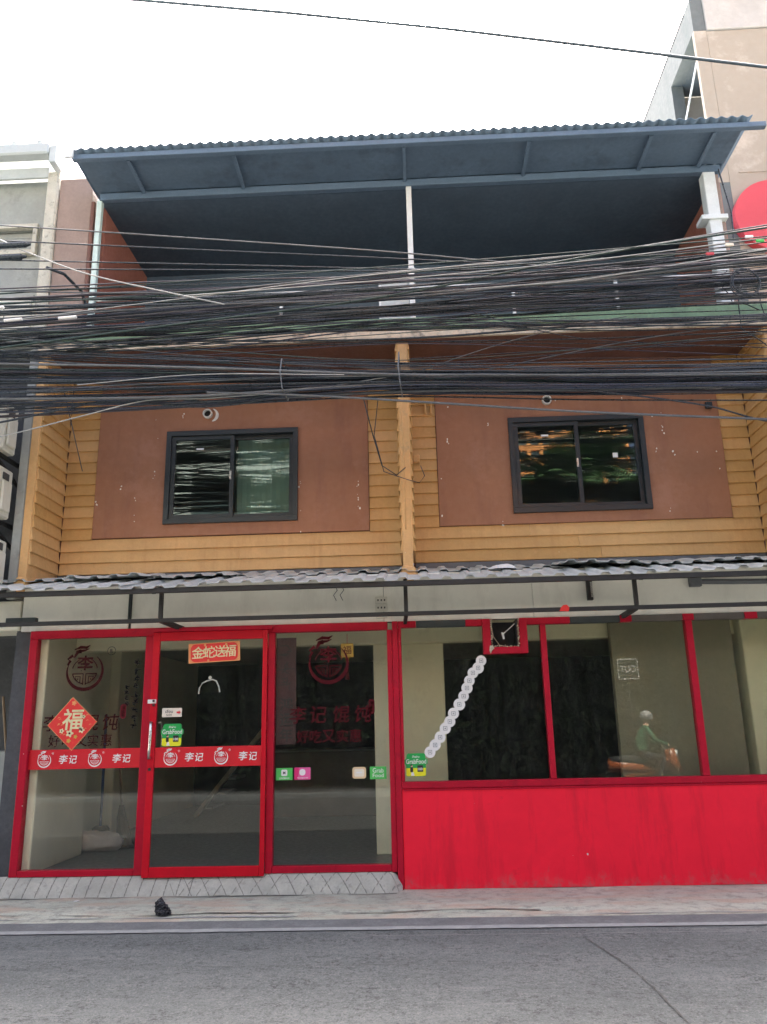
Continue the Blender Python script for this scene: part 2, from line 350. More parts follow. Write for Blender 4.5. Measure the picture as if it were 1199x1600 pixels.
def text_geo(mb, s, cx, cz, y, w=None, h=None, bold=0.0, rot=0.0, shear=0.0):
    cu = bpy.data.curves.new('t', 'FONT'); cu.body = s; cu.size = 1; cu.offset = bold; cu.shear = shear; cu.resolution_u = 3
    ob = bpy.data.objects.new('t', cu); COL.objects.link(ob)
    dg = bpy.context.evaluated_depsgraph_get(); me = bpy.data.meshes.new_from_object(ob.evaluated_get(dg))
    vs_ = [(v.co.x, v.co.y) for v in me.vertices]; fs = [tuple(p.vertices) for p in me.polygons]
    bpy.data.objects.remove(ob); bpy.data.curves.remove(cu); bpy.data.meshes.remove(me)
    if not vs_: return mb
    x0 = min(v[0] for v in vs_); x1 = max(v[0] for v in vs_); z0 = min(v[1] for v in vs_); z1 = max(v[1] for v in vs_)
    kx = w/(x1-x0) if w else None; kz = h/(z1-z0) if h else None
    kx = kx or kz; kz = kz or kx
    cr, sr = math.cos(rot), math.sin(rot); out = []
    for x, z in vs_:
        a = (x-(x0+x1)/2)*kx; b = (z-(z0+z1)/2)*kz
        out.append((cx+a*cr-b*sr, y, cz+a*sr+b*cr))
    return mb.add(out, fs)
def rrect(w, h, r, n=5):
    pts = []
    for sx, sz, a0 in ((1, -1, -90), (1, 1, 0), (-1, 1, 90), (-1, -1, 180)):
        for i in range(n+1):
            a = rad(a0+90*i/n); pts.append((sx*(w/2-r)+r*math.cos(a), sz*(h/2-r)+r*math.sin(a)))
    return pts
def arc(r, a0, a1, n=24, c=(0, 0)):
    return [(c[0]+r*math.cos(rad(a0+(a1-a0)*i/n)), c[1]+r*math.sin(rad(a0+(a1-a0)*i/n))) for i in range(n+1)]

exec_order = []
# ------------------------------------------------------------------ ground, road, pavement
def nz(x, y, z=0.0, s=1.0): return mnoise.noise(Vector((x*s, y*s, z*s)))
struct(MB().add([(-300,-300,-.06),(300,-300,-.06),(300,300,-.06),(-300,300,-.06)], [(0,1,2,3)]).build('ground', 'earth'))
def grid_sheet(name, m, x0, x1, y0, y1, nx, ny, hf, parent=None):
    mb = MB(); v = []; f = []
    for j in range(ny+1):
        for i in range(nx+1):
            x = x0+(x1-x0)*i/nx; y = y0+(y1-y0)*j/ny; v.append((x, y, hf(x, y)))
    for j in range(ny):
        for i in range(nx): a = j*(nx+1)+i; f.append((a, a+1, a+nx+2, a+nx+1))
    return mb.add(v, f).build(name, m, parent, smooth=True)
road = struct(grid_sheet('road', 'road', -60, 60, -4.6, -1.53, 400, 32, lambda x, y: -.014+.004*nz(x, y, 0, .8)))
struct(grid_sheet('far_lane', 'asphalt', -60, 60, -10.2, -4.6, 60, 4, lambda x, y: -.014))  # unseen lane, darkened so its sunlit band reflects less in the panes
struct(grid_sheet('far_pavement', 'asphalt', -60, 60, -13, -10.2, 100, 6, lambda x, y: .09))
struct(bx('far_kerb', 'gutter', None, -60, 60, -10.3, -10.19, -.05, .1, .01))
def pave_h(x, y):
    h = .006*nz(x, y, 1, 1.7)+.003*nz(x, y, 5, 7)
    cy = -.93+.05*nz(x, 3, 0, .9)+.02*nz(x, 9, 0, 5)            # long crack parallel to the kerb
    d = abs(y-cy); wgt = max(0, min(1, (1.6-x)*2))
    if d < .05: h -= .016*(1-d/.05)*wgt*max(0, .5+nz(x, 0, 7, 1.3)*1.3)
    if y < cy: h -= .010*min(1, (cy-y)/.03)*wgt
    return h-.012*max(0, -y-.9)
struct(grid_sheet('pavement', 'pave', -14, 14, -1.2, .15, 900, 60, pave_h))
struct(grid_sheet('gutter', 'gutter', -40, 40, -1.56, -1.19, 500, 6, lambda x, y: -.014+.010*((y+1.56)/.36)+.003*nz(x, y, 0, 4)))
struct(grid_sheet('edge_line', 'line', -40, 40, -1.545, -1.455, 500, 2, lambda x, y: -.0055+.010*((y+1.56)/.36)+.003*nz(x, y, 0, 4)))
def crack(name, pts, w, m, parent):
    L = []; R = []
    for i, (x, y) in enumerate(pts):
        ww = w*(.5+random.random())*(.4 if i in (0, len(pts)-1) else 1)
        L.append((x-ww/2, y, -.0075)); R.append((x+ww/2, y, -.0075))
    n = len(pts); return MB().add(L+R, [(i, i+n, i+n+1, i+1) for i in range(n-1)]).build(name, m, parent)
cp = []
for i in range(60):
    t = i/59; cp.append((1.19+.30*t+.05*math.sin(t*5)+random.uniform(-.008, .008), -1.85-2.5*t))
crack('crack', cp, .011, 'crack', road)
pv = bpy.data.objects['pavement']
def pave_crack(name, x0, x1, yf, w, m):
    n = int((x1-x0)/.03); v = []
    for i in range(n+1):
        x = x0+(x1-x0)*i/n; c = yf(x); h = w*max(.12, .5+nz(x, 0, 7, 2.2)*1.1)
        for y in (c-h/2, c+h/2): v.append((x, y, max(pave_h(x, c-.02), pave_h(x, c+.02), pave_h(x, y))+.004))
    return MB().add(v, [(2*i, 2*i+2, 2*i+3, 2*i+1) for i in range(n)]).build(name, m, pv)
pave_crack('crack', -5.5, 1.0, lambda x: -.93+.05*nz(x, 3, 0, .9)+.02*nz(x, 9, 0, 5), .022, 'crack')
pave_crack('mortar_patch', -4.5, -.8, lambda x: -1.04+.05*nz(x, 13, 0, 1.1), .05, 'line')
pave_crack('crack', 1.1, 6.0, lambda x: -1.13+.03*nz(x, 23, 0, 1.1), .02, 'line')
pave_crack('crack', -4.4, -.25, lambda x: -.235+.012*nz(x, 33, 0, 2.1), .028, 'crack')

def joint_strip(name, y0, x0, x1, w, m, parent, wob=.006):
    n = int((x1-x0)/.06); v = []
    for i in range(n+1):
        x = x0+(x1-x0)*i/n; c = y0+wob*nz(x, y0, 0, 2.5); h = w*(.35+.65*abs(nz(x, y0, 4, 3)))
        v += [(x, c-h/2, -.0072), (x, c+h/2, -.0072)]
    return MB().add(v, [(2*i, 2*i+2, 2*i+3, 2*i+1) for i in range(n)]).build(name, m, parent)
joint_strip('joint', -2.47, -9, 9, .010, 'crack', road)
joint_strip('joint', -1.72, -.4, 6, .012, 'line', road)

# sloped cement step with scored lines in front of the glass door
def ramp():
    x0, x1 = -4.34, -.20; nx, ny = 900, 30; v = []; f = []; gg = []
    prof = lambda t: (-.03-.17*t, .168-.168*(t**1.25) if t < .92 else .168-.168*(t**1.25)-.0)
    for j in range(ny+1):
        t = j/ny
        for i in range(nx+1):
            x = x0+(x1-x0)*i/nx; y, z = prof(t)
            yy = t*.24; g = 0
            if x < -2.2:      # upright scores plus short slants
                sp = .125; q = ((x+.02*nz(x, 0)+t*.02) % sp); g = max(0, 1-min(q, sp-q)/.006)
                q2 = ((x+yy*.9) % (sp)); g = max(g, .5*max(0, 1-min(q2, sp-q2)/.005)*(1 if nz(x, 2, 0, 3) > -.2 else 0))
            if x > -2.7:
                sp = .17; w = min(1, (x+2.7)/.4)
                for sgn in (1, -1):
                    q = ((x+sgn*yy*.62+.015*nz(x, 1, 0, 3)) % sp); g = max(g, w*max(0, 1-min(q, sp-q)/.006))
            e = 0
            if x > x1-.12: e = ((x-(x1-.12))/.12)**2*.11
            if x < x0+.12: e = ((x0+.12-x)/.12)**2*.13
            gg.append(g)
            z2 = max(-.02, z-.012*g-e+.004*nz(x, yy, 0, 6)+.006*nz(x, yy, 3, 1.3))
            v.append((x, y-.004*nz(x, 8, 0, 5)+.03*nz(x, 0, 4, .6)*t, z2))
    for j in range(ny):
        for i in range(nx): a = j*(nx+1)+i; f.append((a, a+nx+1, a+nx+2, a+1))
    mb = MB().use('ramp').add(v, f).use('ramp_groove'); mb.mi = [1 if gg[q[0]]+gg[q[2]] > .75 else 0 for q in f]
    o = mb.build('entrance_ramp', None, smooth=True)
    return struct(o)
ramp()

# ------------------------------------------------------------------ the shophouse
SH = empty('shophouse', (0, 0, 0), 'two bay shophouse with ochre siding upstairs and red shopfront below', 'building')
X0, X1 = -4.25, 4.10           # inner faces of the outer fins
FIN = ((-4.345, -4.25), (-.105, .005), (4.10, 4.22))
# shell: walls behind siding, floors, ceilings
def wall_with_hole(name, m, x0, x1, y0, y1, z0, z1, hole, parent):
    a, b, c, d = hole; mb = MB()
    mb.box(x0, a, y0, y1, z0, z1).box(b, x1, y0, y1, z0, z1).box(a, b, y0, y1, z0, c).box(a, b, y0, y1, d, z1)
    return mb.build(name, m, parent)
WINL = (-2.99, -1.36, 3.93, 5.11); WINR = (1.21, 2.84, 3.93, 5.13)
wall_with_hole('wall', 'brown_dark', -4.249, -.106, .742, .86, 3.1, 5.87, WINL, SH)
wall_with_hole('wall', 'brown_dark', .006, 4.099, .742, .86, 3.1, 5.87, WINR, SH)
wall_with_hole('wall_panel', 'brown', -3.85, -.505, .705, .738, 3.785, 5.868, WINL, SH)
wall_with_hole('wall_panel', 'brown', .335, 3.755, .705, .738, 3.805, 5.868, WINR, SH)
# fins between the bays
for a, b in FIN:
    bx('fin', 'siding_fin', SH, a, b, -.005, 3.6, 3.0, 5.868, .006)
    mb = MB()                # lump of mortar where the fin meets the canopy
    v = [(a-.05, -.06, 3.06), (b+.06, -.06, 3.06), (b+.06, .35, 3.17), (a-.05, .35, 3.17), (a-.005, -.012, 3.22), (b+.005, -.012, 3.20), (b+.005, .3, 3.26), (a-.005, .3, 3.25)]
    mb.add(v, [(0,3,2,1),(4,5,6,7),(0,1,5,4),(1,2,6,5),(2,3,7,6),(3,0,4,7)]).build('mortar_fillet', 'siding_fin', SH, .02)
# lap siding, every board a mesh of its own (alike boards share their mesh data)
BOARD = {}
def board_mesh(L, h=.146, axis='x'):
    key = (round(L, 3), axis, random.randrange(3))
    if key in BOARD: return BOARD[key]
    # local: along +u from 0..L, bottom edge proud; section (depth d towards viewer, z)
    sec = [(0.0, h), (-.006, h), (-.030, .005), (-.026, 0.0), (0.0, 0.0)]
    v = []; n = max(1, int(L/.25)); f = []
    for i in range(n+1):
        u = L*i/n; w = .0025*mnoise.noise(Vector((u*2+key[2]*7, L, 0))) if 0 < i < n else 0
        for d, z in sec:
            zz = z+(w if z < .01 else 0)
            v.append((u, d, zz) if axis == 'x' else (-d, u, zz) if axis == 'y+' else (d, u, zz))
    k = len(sec)
    for i in range(n):
        for j in range(k):
            j2 = (j+1) % k; q = (i*k+j, (i+1)*k+j, (i+1)*k+j2, i*k+j2)
            f.append(q if axis != 'y-' else q[::-1])
    f.append(tuple(range(k))[::-1]); f.append(tuple(n*k+j for j in range(k)))
    me = bpy.data.meshes.new('plank'); me.from_pydata(v, [], f); me.materials.append(M['siding']); me.update()
    bm = bmesh.new(); bm.from_mesh(me); bmesh.ops.recalc_face_normals(bm, faces=bm.faces[:]); bm.to_mesh(me); bm.free()
    BOARD[key] = me; return me
def plank(x, y, z, L, axis='x', tilt=0.0):
    r = None
    if axis == 'x': r = (0, tilt, 0)
    return place('plank', board_mesh(L, axis=axis), (x, y, z), SH, r)
PITCH = .1415
def courses(z0, zt):
    z = z0; out = []
    while z < zt-.05: out.append(z); z += PITCH
    return out
for bay, z0, xa, xb, pa, pb, ptop in ((0, 3.345, -4.226, -.129, -3.853, -.502, 3.78), (1, 3.372, .029, 4.076, .332, 3.758, 3.80)):
    zs = courses(z0, 5.86)
    for i, z in enumerate(zs):
        if z+PITCH < ptop+.06:
            cuts = {0: {0: [], 1: [-2.05], 2: []}, 1: {0: [2.20], 1: [1.95], 2: [1.39]}}[bay].get(i, [])
            xs = [xa]+cuts+[xb]
            for p, q in zip(xs, xs[1:]): plank(p+.0015, .74, z, q-p-.003, tilt=random.uniform(-.0008, .0008))
        else:
            plank(xa, .74, z+random.uniform(-.003, .003), pa-xa-.004, tilt=random.uniform(-.004, .004))
            plank(pb+.004, .74, z+random.uniform(-.003, .003), xb-pb-.004, tilt=random.uniform(-.004, .004))
    for i, z in enumerate(zs):        # boards on the fins' inner faces
        if z < 3.3: continue
        if bay == 0:
            plank(-4.25, .012+random.uniform(-.006, .006), z+random.uniform(-.004, .004), .70, 'y+')
            plank(-.105, .012+random.uniform(-.008, .008), z+random.uniform(-.004, .004), .70, 'y-')
        else:
            plank(.005, .012+random.uniform(-.008, .008), z+random.uniform(-.004, .004), .70, 'y+')
            plank(4.10, .012+random.uniform(-.006, .006), z+random.uniform(-.004, .004), .70, 'y-')
# flashing above the canopy
for a, b in ((-4.22, -.135), (.035, 4.07)):
    bx('flashing', 'flash', SH, a, b, .700, .732, 3.20, 3.362 if a > 0 else 3.335, .002)
# sliding windows upstairs
def slider(win, latch_tag, name='window'):
    x0, x1, z0, z1 = win; w = empty(name, ((x0+x1)/2, .72, z0), parent=SH)
    t = .062; y0, y1 = .672, .80
    fr = MB().box(x0, x1, y0, y1, z0, z0+t).box(x0, x1, y0, y1, z1-t, z1).box(x0, x0+t, y0, y1, z0+t, z1-t).box(x1-t, x1, y0, y1, z0+t, z1-t).build('frame', 'wframe', w, .003)
    xm = (x0+x1)/2
    for k, (a, b, yy) in enumerate(((x0+t, xm+.03, .715), (xm-.03, x1-t, .755))):
        s = .05; aa, bb, c, d = a+.002, b-.002, z0+t+.002, z1-t-.002
        MB().box(aa, bb, yy-.018, yy+.018, c, c+s).box(aa, bb, yy-.018, yy+.018, d-s, d).box(aa, aa+s, yy-.018, yy+.018, c+s, d-s).box(bb-s, bb, yy-.018, yy+.018, c+s, d-s).build('sash', 'wframe', w, .002)
        MB().box(aa+s-.006, bb-s+.006, yy-.003, yy+.003, c+s-.006, d-s+.006).build('pane', 'glass_up', w)
    MB().box(xm-.025, xm+.0, .690, .698, (z0+z1)/2-.05, (z0+z1)/2+.06).build('latch', 'chrome', w, .002)
    return w
wl_ = slider(WINL, 0); wr_ = slider(WINR, 1)
MB().box(-2.62, -2.53, .706, .7085, 4.865, 4.89).build('label_sticker', 'white_plastic', wl_)
MB().box(1.60, 1.69, .706, .7085, 4.885, 4.908).build('label_sticker', 'white_plastic', wr_)
MB().box(2.45, 2.51, .746, .7485, 4.60, 4.66).build('label_sticker', 'white_plastic', wr_)
# rooms behind the upstairs windows
for a, b in ((-4.24, -.11), (.01, 4.09)):
    mb = MB().box(a, b, 3.5, 3.6, 3.2, 5.85).box(a, a+.05, .87, 3.5, 3.2, 5.85).box(b-.05, b, .87, 3.5, 3.2, 5.85).box(a, b, .87, 3.5, 3.1, 3.2)
    mb.build('upstairs_room', 'room', SH)
cv = MB(); n = 60; v = []
for i in range(n+1):
    x = -2.14+.80*i/n; y = .885+.004*math.sin(i*.9)+.003*math.sin(i*2.3)
    v += [(x, y, 3.9), (x, y, 5.15)]
cv.add(v, [(2*i, 2*i+2, 2*i+3, 2*i+1) for i in range(n)]).build('curtain', 'curtain', SH, smooth=True)
# pipe stubs through the brown panels
for px_, pz, torn in ((-2.49, 5.33, 1), (1.70, 5.345, 0)):
    e = empty('pipe_stub', (px_, .70, pz), parent=SH)
    mb = MB(); ro, ri, n = .058, .044, 20; v = []; f = []
    for i in range(n):
        c, s = math.cos(2*math.pi*i/n), math.sin(2*math.pi*i/n)
        v += [(px_+ro*c, .655, pz+ro*s), (px_+ri*c, .655, pz+ri*s), (px_+ro*c, .706, pz+ro*s), (px_+ri*c, .72, pz+ri*s)]
    for i in range(n):
        a, b = 4*i, 4*((i+1) % n); f += [(a, a+1, b+1, b), (a, b, b+2, a+2), (a+1, a+3, b+3, b+1)]
    mb.add(v, f).build('pipe_ring', 'pvc', e); MB().disc(px_, .70, pz, ri+.002, 20).build('pipe_hole', 'hole', e)
    if torn: MB().stroke(arc(.085, -75, 70, 12, (px_+.03, pz-.01)), [.01,.02,.03,.035,.04,.04,.038,.036,.03,.026,.02,.016,.01], .700).build('plaster_ring', 'pvc', e)
# small brackets and paint scars near the centre fin
bx('socket_bracket', 'siding_fin', SH, .045, .12, .66, .715, 4.60, 4.69, .006)
bx('conduit_stub', 'siding_fin', SH, .20, .225, .675, .705, 5.22, 5.36, .004)
bx('conduit_stub', 'siding_fin', SH, .27, .295, .675, .705, 5.22, 5.36, .004)
bx('conduit_stub', 'wframe', SH, 3.60, 3.68, .66, .70, 5.16, 5.24, .004)
# second floor slab with green edge and crumbling lip
bx('slab', 'brown_dark', SH, -4.345, 4.22, -.03, 3.7, 5.872, 6.02, .004)
lip = MB(); v = []; n = 220
for i in range(n+1):
    x = -4.34+8.55*i/n; d = .012*nz(x, 0, 0, 6)+.008*nz(x, 3, 0, 17)
    v += [(x, -.062, 5.875+d*.5), (x, -.062, 5.985+d), (x, -.028, 6.0), (x, -.028, 5.873)]
lip.add(v, [q for i in range(n) for q in ((4*i, 4*i+4, 4*i+5, 4*i+1), (4*i+1, 4*i+5, 4*i+6, 4*i+2), (4*i+3, 4*i+7, 4*i+4, 4*i))]).build('slab_lip', 'slab_cream', SH)
bx('slab_kerb', 'slab_green', SH, -4.33, 4.20, -.045, .10, 6.003, 6.145, .008)
# top floor: side walls, back, posts, beam
bx('front_wall', 'pinkwall', SH, -4.295, -3.875, .0, .18, 6.15, 8.30, .006)
bx('downpipe', 'brown_dark', SH, -3.87, -3.825, -.02, .03, 6.15, 7.95, .01)
bx('post', 'teal', SH, -3.80, -3.735, -.02, .05, 6.148, 7.95, .006)
bx('side_wall', 'terra', SH, -3.87, -3.76, .19, 3.4, 6.03, 8.0)
bx('side_wall', 'terra', SH, 3.88, 3.98, .25, 3.25, 6.03, 8.0)
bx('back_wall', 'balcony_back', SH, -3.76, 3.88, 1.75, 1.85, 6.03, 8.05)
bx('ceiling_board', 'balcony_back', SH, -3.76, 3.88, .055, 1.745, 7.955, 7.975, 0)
pst = MB().box(.06, .125, -.02, .045, 6.148, 7.95).build('post', 'white_post', SH, .004)
for z in (6.62, 6.78): bx('bracket', 'white_post', SH, .045, .14, -.03, .055, z, z+.03, .004)
bx('post', 'white_post', SH, 3.665, 3.81, -.03, .11, 6.148, 7.95, .006)
bx('post', 'pinkwall', SH, 3.812, 3.87, .02, .24, 6.148, 7.95, .006)
bx('post_collar', 'white_post', SH, 3.57, 3.88, -.06, .14, 7.28, 7.34, .006)
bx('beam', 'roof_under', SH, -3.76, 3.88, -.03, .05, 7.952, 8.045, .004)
MB().tube([(3.86, -.03, 7.98), (3.9, -.04, 7.6), (3.93, -.04, 7.35), (3.91, -.03, 7.0)], .009).build('hanging_wire', 'wire_black', SH)
for x in (-1.47, 1.285, 2.49):
    bx('rail_post', 'white_post', SH, x-.018, x+.018, .0, .036, 6.147, 6.56, .003)
bx('rail', 'white_post', SH, -3.73, .055, .008, .028, 6.562, 6.585, .003)
bx('rail', 'white_post', SH, .13, 3.66, .008, .028, 6.562, 6.585, .003)
# pale board standing at the rail
bd = empty('balcony_board', (-.09, .10, 6.147), 'pale grey framed board standing at the centre post of the balcony', 'board')
bx('panel', 'gutter_metal', bd, -.28, .05, .06, .075, 6.16, 6.72)
MB().box(-.305, -.28, .055, .085, 6.147, 6.75).box(.05, .055, .055, .085, 6.147, 6.75).box(-.28, .05, .055, .085, 6.72, 6.75).box(-.28, .05, .055, .085, 6.147, 6.165).build('frame', 'white_post', bd, .002)
# roof: corrugated sheets, purlins, end stub
RF = empty('roof', (0, -.7, 8.1), parent=SH)
def roof_z(y): return 8.115-.012*(y+.74)
def corrugated(name, m, x0, x1, y0, y1, z0, z1, pitch, amp, parent, ny=4, trap=False, wob=0.0, seed=0, per=8, jag=0.0):
    n = max(4, int((x1-x0)/pitch*per)); v = []; f = []
    for j in range(ny+1):
        t = j/ny
        for i in range(n+1):
            x = x0+(x1-x0)*i/n; ph = (x/pitch) % 1.0
            if trap: h = amp*max(0, min(1, (1-abs(ph-.5)*2-.50)/.22))
            else: h = amp*math.sin(2*math.pi*ph)
            y = y0+(y1-y0)*t; z = z0+(z1-z0)*t+h
            if wob: z += wob*nz(x+seed, y*1.5, seed, 1.6); 
            if jag and j == 0: y += jag*nz(x, seed, 0, 5)
            v.append((x, y, z))
    for j in range(ny):
        for i in range(n): a = j*(n+1)+i; f.append((a, a+1, a+n+2, a+n+1))
    o = MB().add(v, f).build(name, m, parent, smooth=not trap)
    md = o.modifiers.new('thickness', 'SOLIDIFY'); md.thickness = .004; md.offset = 0
    return o
xs = [-3.86, -2.9, -1.93, -.97, 0, .97, 1.94, 2.92, 3.97]
for i, (a, b) in enumerate(zip(xs, xs[1:])):
    dz = .003*(i % 2)
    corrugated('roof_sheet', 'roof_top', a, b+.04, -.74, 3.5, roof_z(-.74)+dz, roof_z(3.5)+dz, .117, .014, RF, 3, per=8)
bx('soffit_board', 'soffit', RF, -3.80, 3.93, -.60, -.035, 8.052, 8.064, 0)
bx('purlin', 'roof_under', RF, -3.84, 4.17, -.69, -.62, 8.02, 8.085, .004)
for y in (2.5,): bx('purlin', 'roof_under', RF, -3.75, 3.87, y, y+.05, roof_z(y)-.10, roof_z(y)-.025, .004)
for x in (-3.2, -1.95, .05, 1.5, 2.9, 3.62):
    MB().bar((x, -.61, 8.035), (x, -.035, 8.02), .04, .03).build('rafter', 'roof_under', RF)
MB().box(-3.89, -3.80, -.755, -.73, 8.0, 8.17).build('end_flashing', 'white_post', RF)
# ------------------------------------------------------------------ canopy over the shopfront
CN = empty('canopy', (0, -.7, 2.9), parent=SH)
rs = random.Random(3)
def cz(y): return 2.925+(y+.72)*.245
x = -4.75; i = 0
while x < 4.4:
    w = .88
    corrugated('canopy_sheet', 'sheet', x, x+w+.07, -.735+rs.uniform(-.03, .03), .20, cz(-.72)+rs.uniform(-.012, .012), cz(.20)+.004, .22, .027, CN, 6, True, .014, i*1.7, per=24, jag=.03)
    x += w; i += 1
x = -4.62; i = 0
while x < 4.4:
    w = .88; lift = rs.uniform(.0, .02)
    corrugated('canopy_sheet', 'sheet', x, x+w+.06, -.06+rs.uniform(-.16, .10), .698, cz(0)+.022+lift, cz(.698)+.02, .22, .027, CN, 6, True, .022, i*2.9+40, per=24, jag=.09)
    x += w; i += 1
bx('edge_bar', 'steel', CN, -4.76, 4.42, -.70, -.65, 2.868, 2.918, .003)
bx('lower_bar', 'steel', CN, -4.76, 4.42, -.43, -.385, 2.610, 2.650, .003)
for x in (-2.60, -.085, 2.225):
    bx('upright_bar', 'steel', CN, x-.02, x+.02, -.428, -.387, 2.653, 2.985, .003)
    MB().bar((x, -.40, 2.97), (x, -.66, 2.88), .035).build('bracket_arm', 'steel', CN)
    MB().bar((x, -.384, 2.632), (x+(.12 if x < -1 else -.02 if x < 1 else -.06), -.005, 2.585), .035, .05).build('bracket_arm', 'steel', CN)
bx('fascia_panel', 'fascia', SH, -4.25, -3.082, .0, .03, 2.603, 3.12, .002)
bx('fascia_panel', 'fascia', SH, -3.05, -.33, .0, .03, 2.603, 3.12, .002)
bx('fascia_panel', 'fascia', SH, -.325, -.095, -.006, .03, 2.603, 3.12, .002)
bx('fascia_panel', 'fascia', SH, -.09, 1.255, .0, .03, 2.603, 3.12, .002)
bx('fascia_panel', 'fascia', SH, 1.26, 4.2, .0, .03, 2.603, 3.12, .002)
bx('fascia_backing', 'dark_header', SH, -4.25, 4.2, .031, .09, 2.603, 3.13, 0)
bx('neon_batten', 'wframe', SH, -3.08, -3.055, -.03, .03, 2.66, 3.1, .002)
bx('junction_box', 'steel', SH, 1.825, 1.885, -.05, -.001, 2.77, 2.985, .004)
bx('junction_cover', 'chrome', SH, 1.862, 1.884, -.054, -.0505, 2.80, 2.96, .001)
sk = empty('socket_outlet', (-.345, -.01, 2.64), parent=SH)
for z in (2.795, 2.715):
    o = bx('socket_plate', 'socket', sk, -.415, -.285, -.035, -.007, z, z+.074, .004)
    for hx in (-.385, -.35, -.315): MB().plate(rrect(.014, .02, .004), -.0365, .001, (hx, z+.037)).build('socket_hole', 'hole', o)
bx('socket_plate', 'socket', sk, -.41, -.29, -.03, -.007, 2.64, 2.70, .004)
bx('lamp_bracket', 'dark_header', SH, -4.30, -3.98, -.25, -.18, 2.66, 2.72, .004)
MB().tube([(3.0, -.03, 2.935), (3.35, -.05, 2.92), (3.36, -.05, 2.92), (4.2, -.10, 2.90)], .028, 8).build('conduit', 'flash', SH)
bx('conduit_clamp', 'flash', SH, 2.90, 3.02, -.07, -.001, 2.88, 3.0, .006)
for x in (-.84, -.77): MB().tube([(x, -.02, 3.0), (x+.02, -.03, 2.95), (x-.02, -.03, 2.9), (x+.01, -.04, 2.84)], .004, 5).build('loose_wire', 'wire_black', SH)
# ------------------------------------------------------------------ red shopfront
SF = SH
def frame_bar(x0, x1, z0, z1, m='red_frame', y0=-.05, y1=.05, name='frame_bar'): return bx(name, m, SF, x0, x1, y0, y1, z0, z1, .004)
frame_bar(-4.115, -4.035, .165, 2.515)
frame_bar(-4.115, -.292, 2.517, 2.600)
frame_bar(-4.033, -2.862, .165, .222)
frame_bar(-2.860, -2.775, .165, 2.515)
frame_bar(-1.552, -1.482, .165, 2.515)
frame_bar(-1.480, -.302, .165, .228)
frame_bar(-.30, -.245, .16, 2.515)
frame_bar(-.243, -.185, .0, 2.60, y0=-.06)
def shop_pane(name, x0, x1, z0, z1, m, y=0.0):
    return MB().box(x0, x1, y-.003, y+.003, z0, z1).build(name, m, SF)
shop_pane('window_pane', -4.035, -2.862, .223, 2.516, 'glass')
shop_pane('window_pane', -1.481, -.301, .229, 2.516, 'glass')
# sliding door
DR = empty('sliding_door', (-2.14, -.07, .15), parent=SH)
dy0, dy1 = -.095, -.055
for nm, b in (('stile', (-2.765, -2.695, .15, 2.545)), ('stile', (-1.60, -1.553, .15, 2.545)), ('rail', (-2.693, -1.602, .15, .245)), ('rail', (-2.693, -1.602, 2.455, 2.545))):
    bx(nm, 'red_door', DR, b[0], b[1], dy0, dy1, b[2], b[3], .004)
MB().box(-2.697, -1.598, -.078, -.072, .243, 2.457).build('pane', 'glass', DR)
bx('door_track', 'red_frame', SF, -2.77, -1.50, -.10, -.051, 2.548, 2.585, .003)
hp = [(-2.735, -.10, 1.62), (-2.735, -.135, 1.625), (-2.728, -.155, 1.60), (-2.722, -.165, 1.53), (-2.722, -.168, 1.45), (-2.724, -.165, 1.37), (-2.73, -.155, 1.30), (-2.737, -.135, 1.275), (-2.737, -.10, 1.28)]
MB().tube(hp, .014, 8).build('handle', 'chrome', DR, smooth=True)
MB().tube([(a+.065, -.05-(b+.10), c) for a, b, c in hp], .010, 8).build('handle', 'chrome', DR, smooth=True)
MB().tube([(-2.735, -.094, 1.165), (-2.735, -.105, 1.165)], .016, 12).build('keyhole', 'steel', DR)
hs = bx('hasp', 'white_plastic', DR, -2.79, -2.70, -.101, -.0955, 1.815, 1.855, .002)
MB().tube([(-2.725, -.104, 1.84), (-2.725, -.114, 1.84)], .012, 10).build('screw_head', 'steel', hs)
bx('padlock', 'steel', DR, -2.735, -2.71, -.118, -.1015, 1.785, 1.81, .004)
# right bay: red dwarf wall, sill, mullions, patchy header
bx('dwarf_wall', 'red_panel', SF, -.183, 4.2, -.045, .10, .0, .925, .004)
bx('sill_rail', 'red_frame', SF, -.183, 4.2, -.06, .05, .928, .992, .004)
bx('trim_bead', 'red_frame', SF, -.165, 4.2, -.055, -.0455, .905, .923, .002)
frame_bar(1.305, 1.362, .994, 2.53); frame_bar(2.805, 2.872, .994, 2.53); frame_bar(4.12, 4.2, .994, 2.53)
frame_bar(-.183, -.15, .994, 2.53, y0=-.045)
for a, b, m in ((-.183, .01, 'red_frame'), (.01, .53, 'dark_header'), (.53, .705, 'red_frame'), (1.165, 1.62, 'red_frame'), (1.62, 2.14, 'dark_header'), (2.14, 2.26, 'red_frame'), (2.26, 2.785, 'brown_header'), (2.785, 2.90, 'red_frame'), (2.90, 3.42, 'brown_header'), (3.42, 3.55, 'red_frame'), (3.55, 4.2, 'brown_header')):
    frame_bar(a+.001, b-.001, 2.532, 2.600, m, y0=-.05 if m == 'red_frame' else -.044, name='header_bar')
shop_pane('window_pane', -.149, .705, .993, 2.531, 'glass_tint'); shop_pane('window_pane', .7055, 1.1645, .993, 2.232, 'glass_tint'); shop_pane('window_pane', 1.165, 1.304, .993, 2.531, 'glass_tint')
shop_pane('window_pane', 1.363, 2.804, .993, 2.531, 'glass_tint'); shop_pane('window_pane', 2.873, 4.119, .993, 2.531, 'glass_tint')
AB = empty('ac_opening', (.935, -.06, 2.23), parent=SH)
MB().box(.705, .785, -.075, .06, 2.235, 2.598).box(1.085, 1.165, -.075, .06, 2.235, 2.598).box(.785, 1.085, -.075, .06, 2.235, 2.305).build('box_frame', 'red_frame', AB, .004)
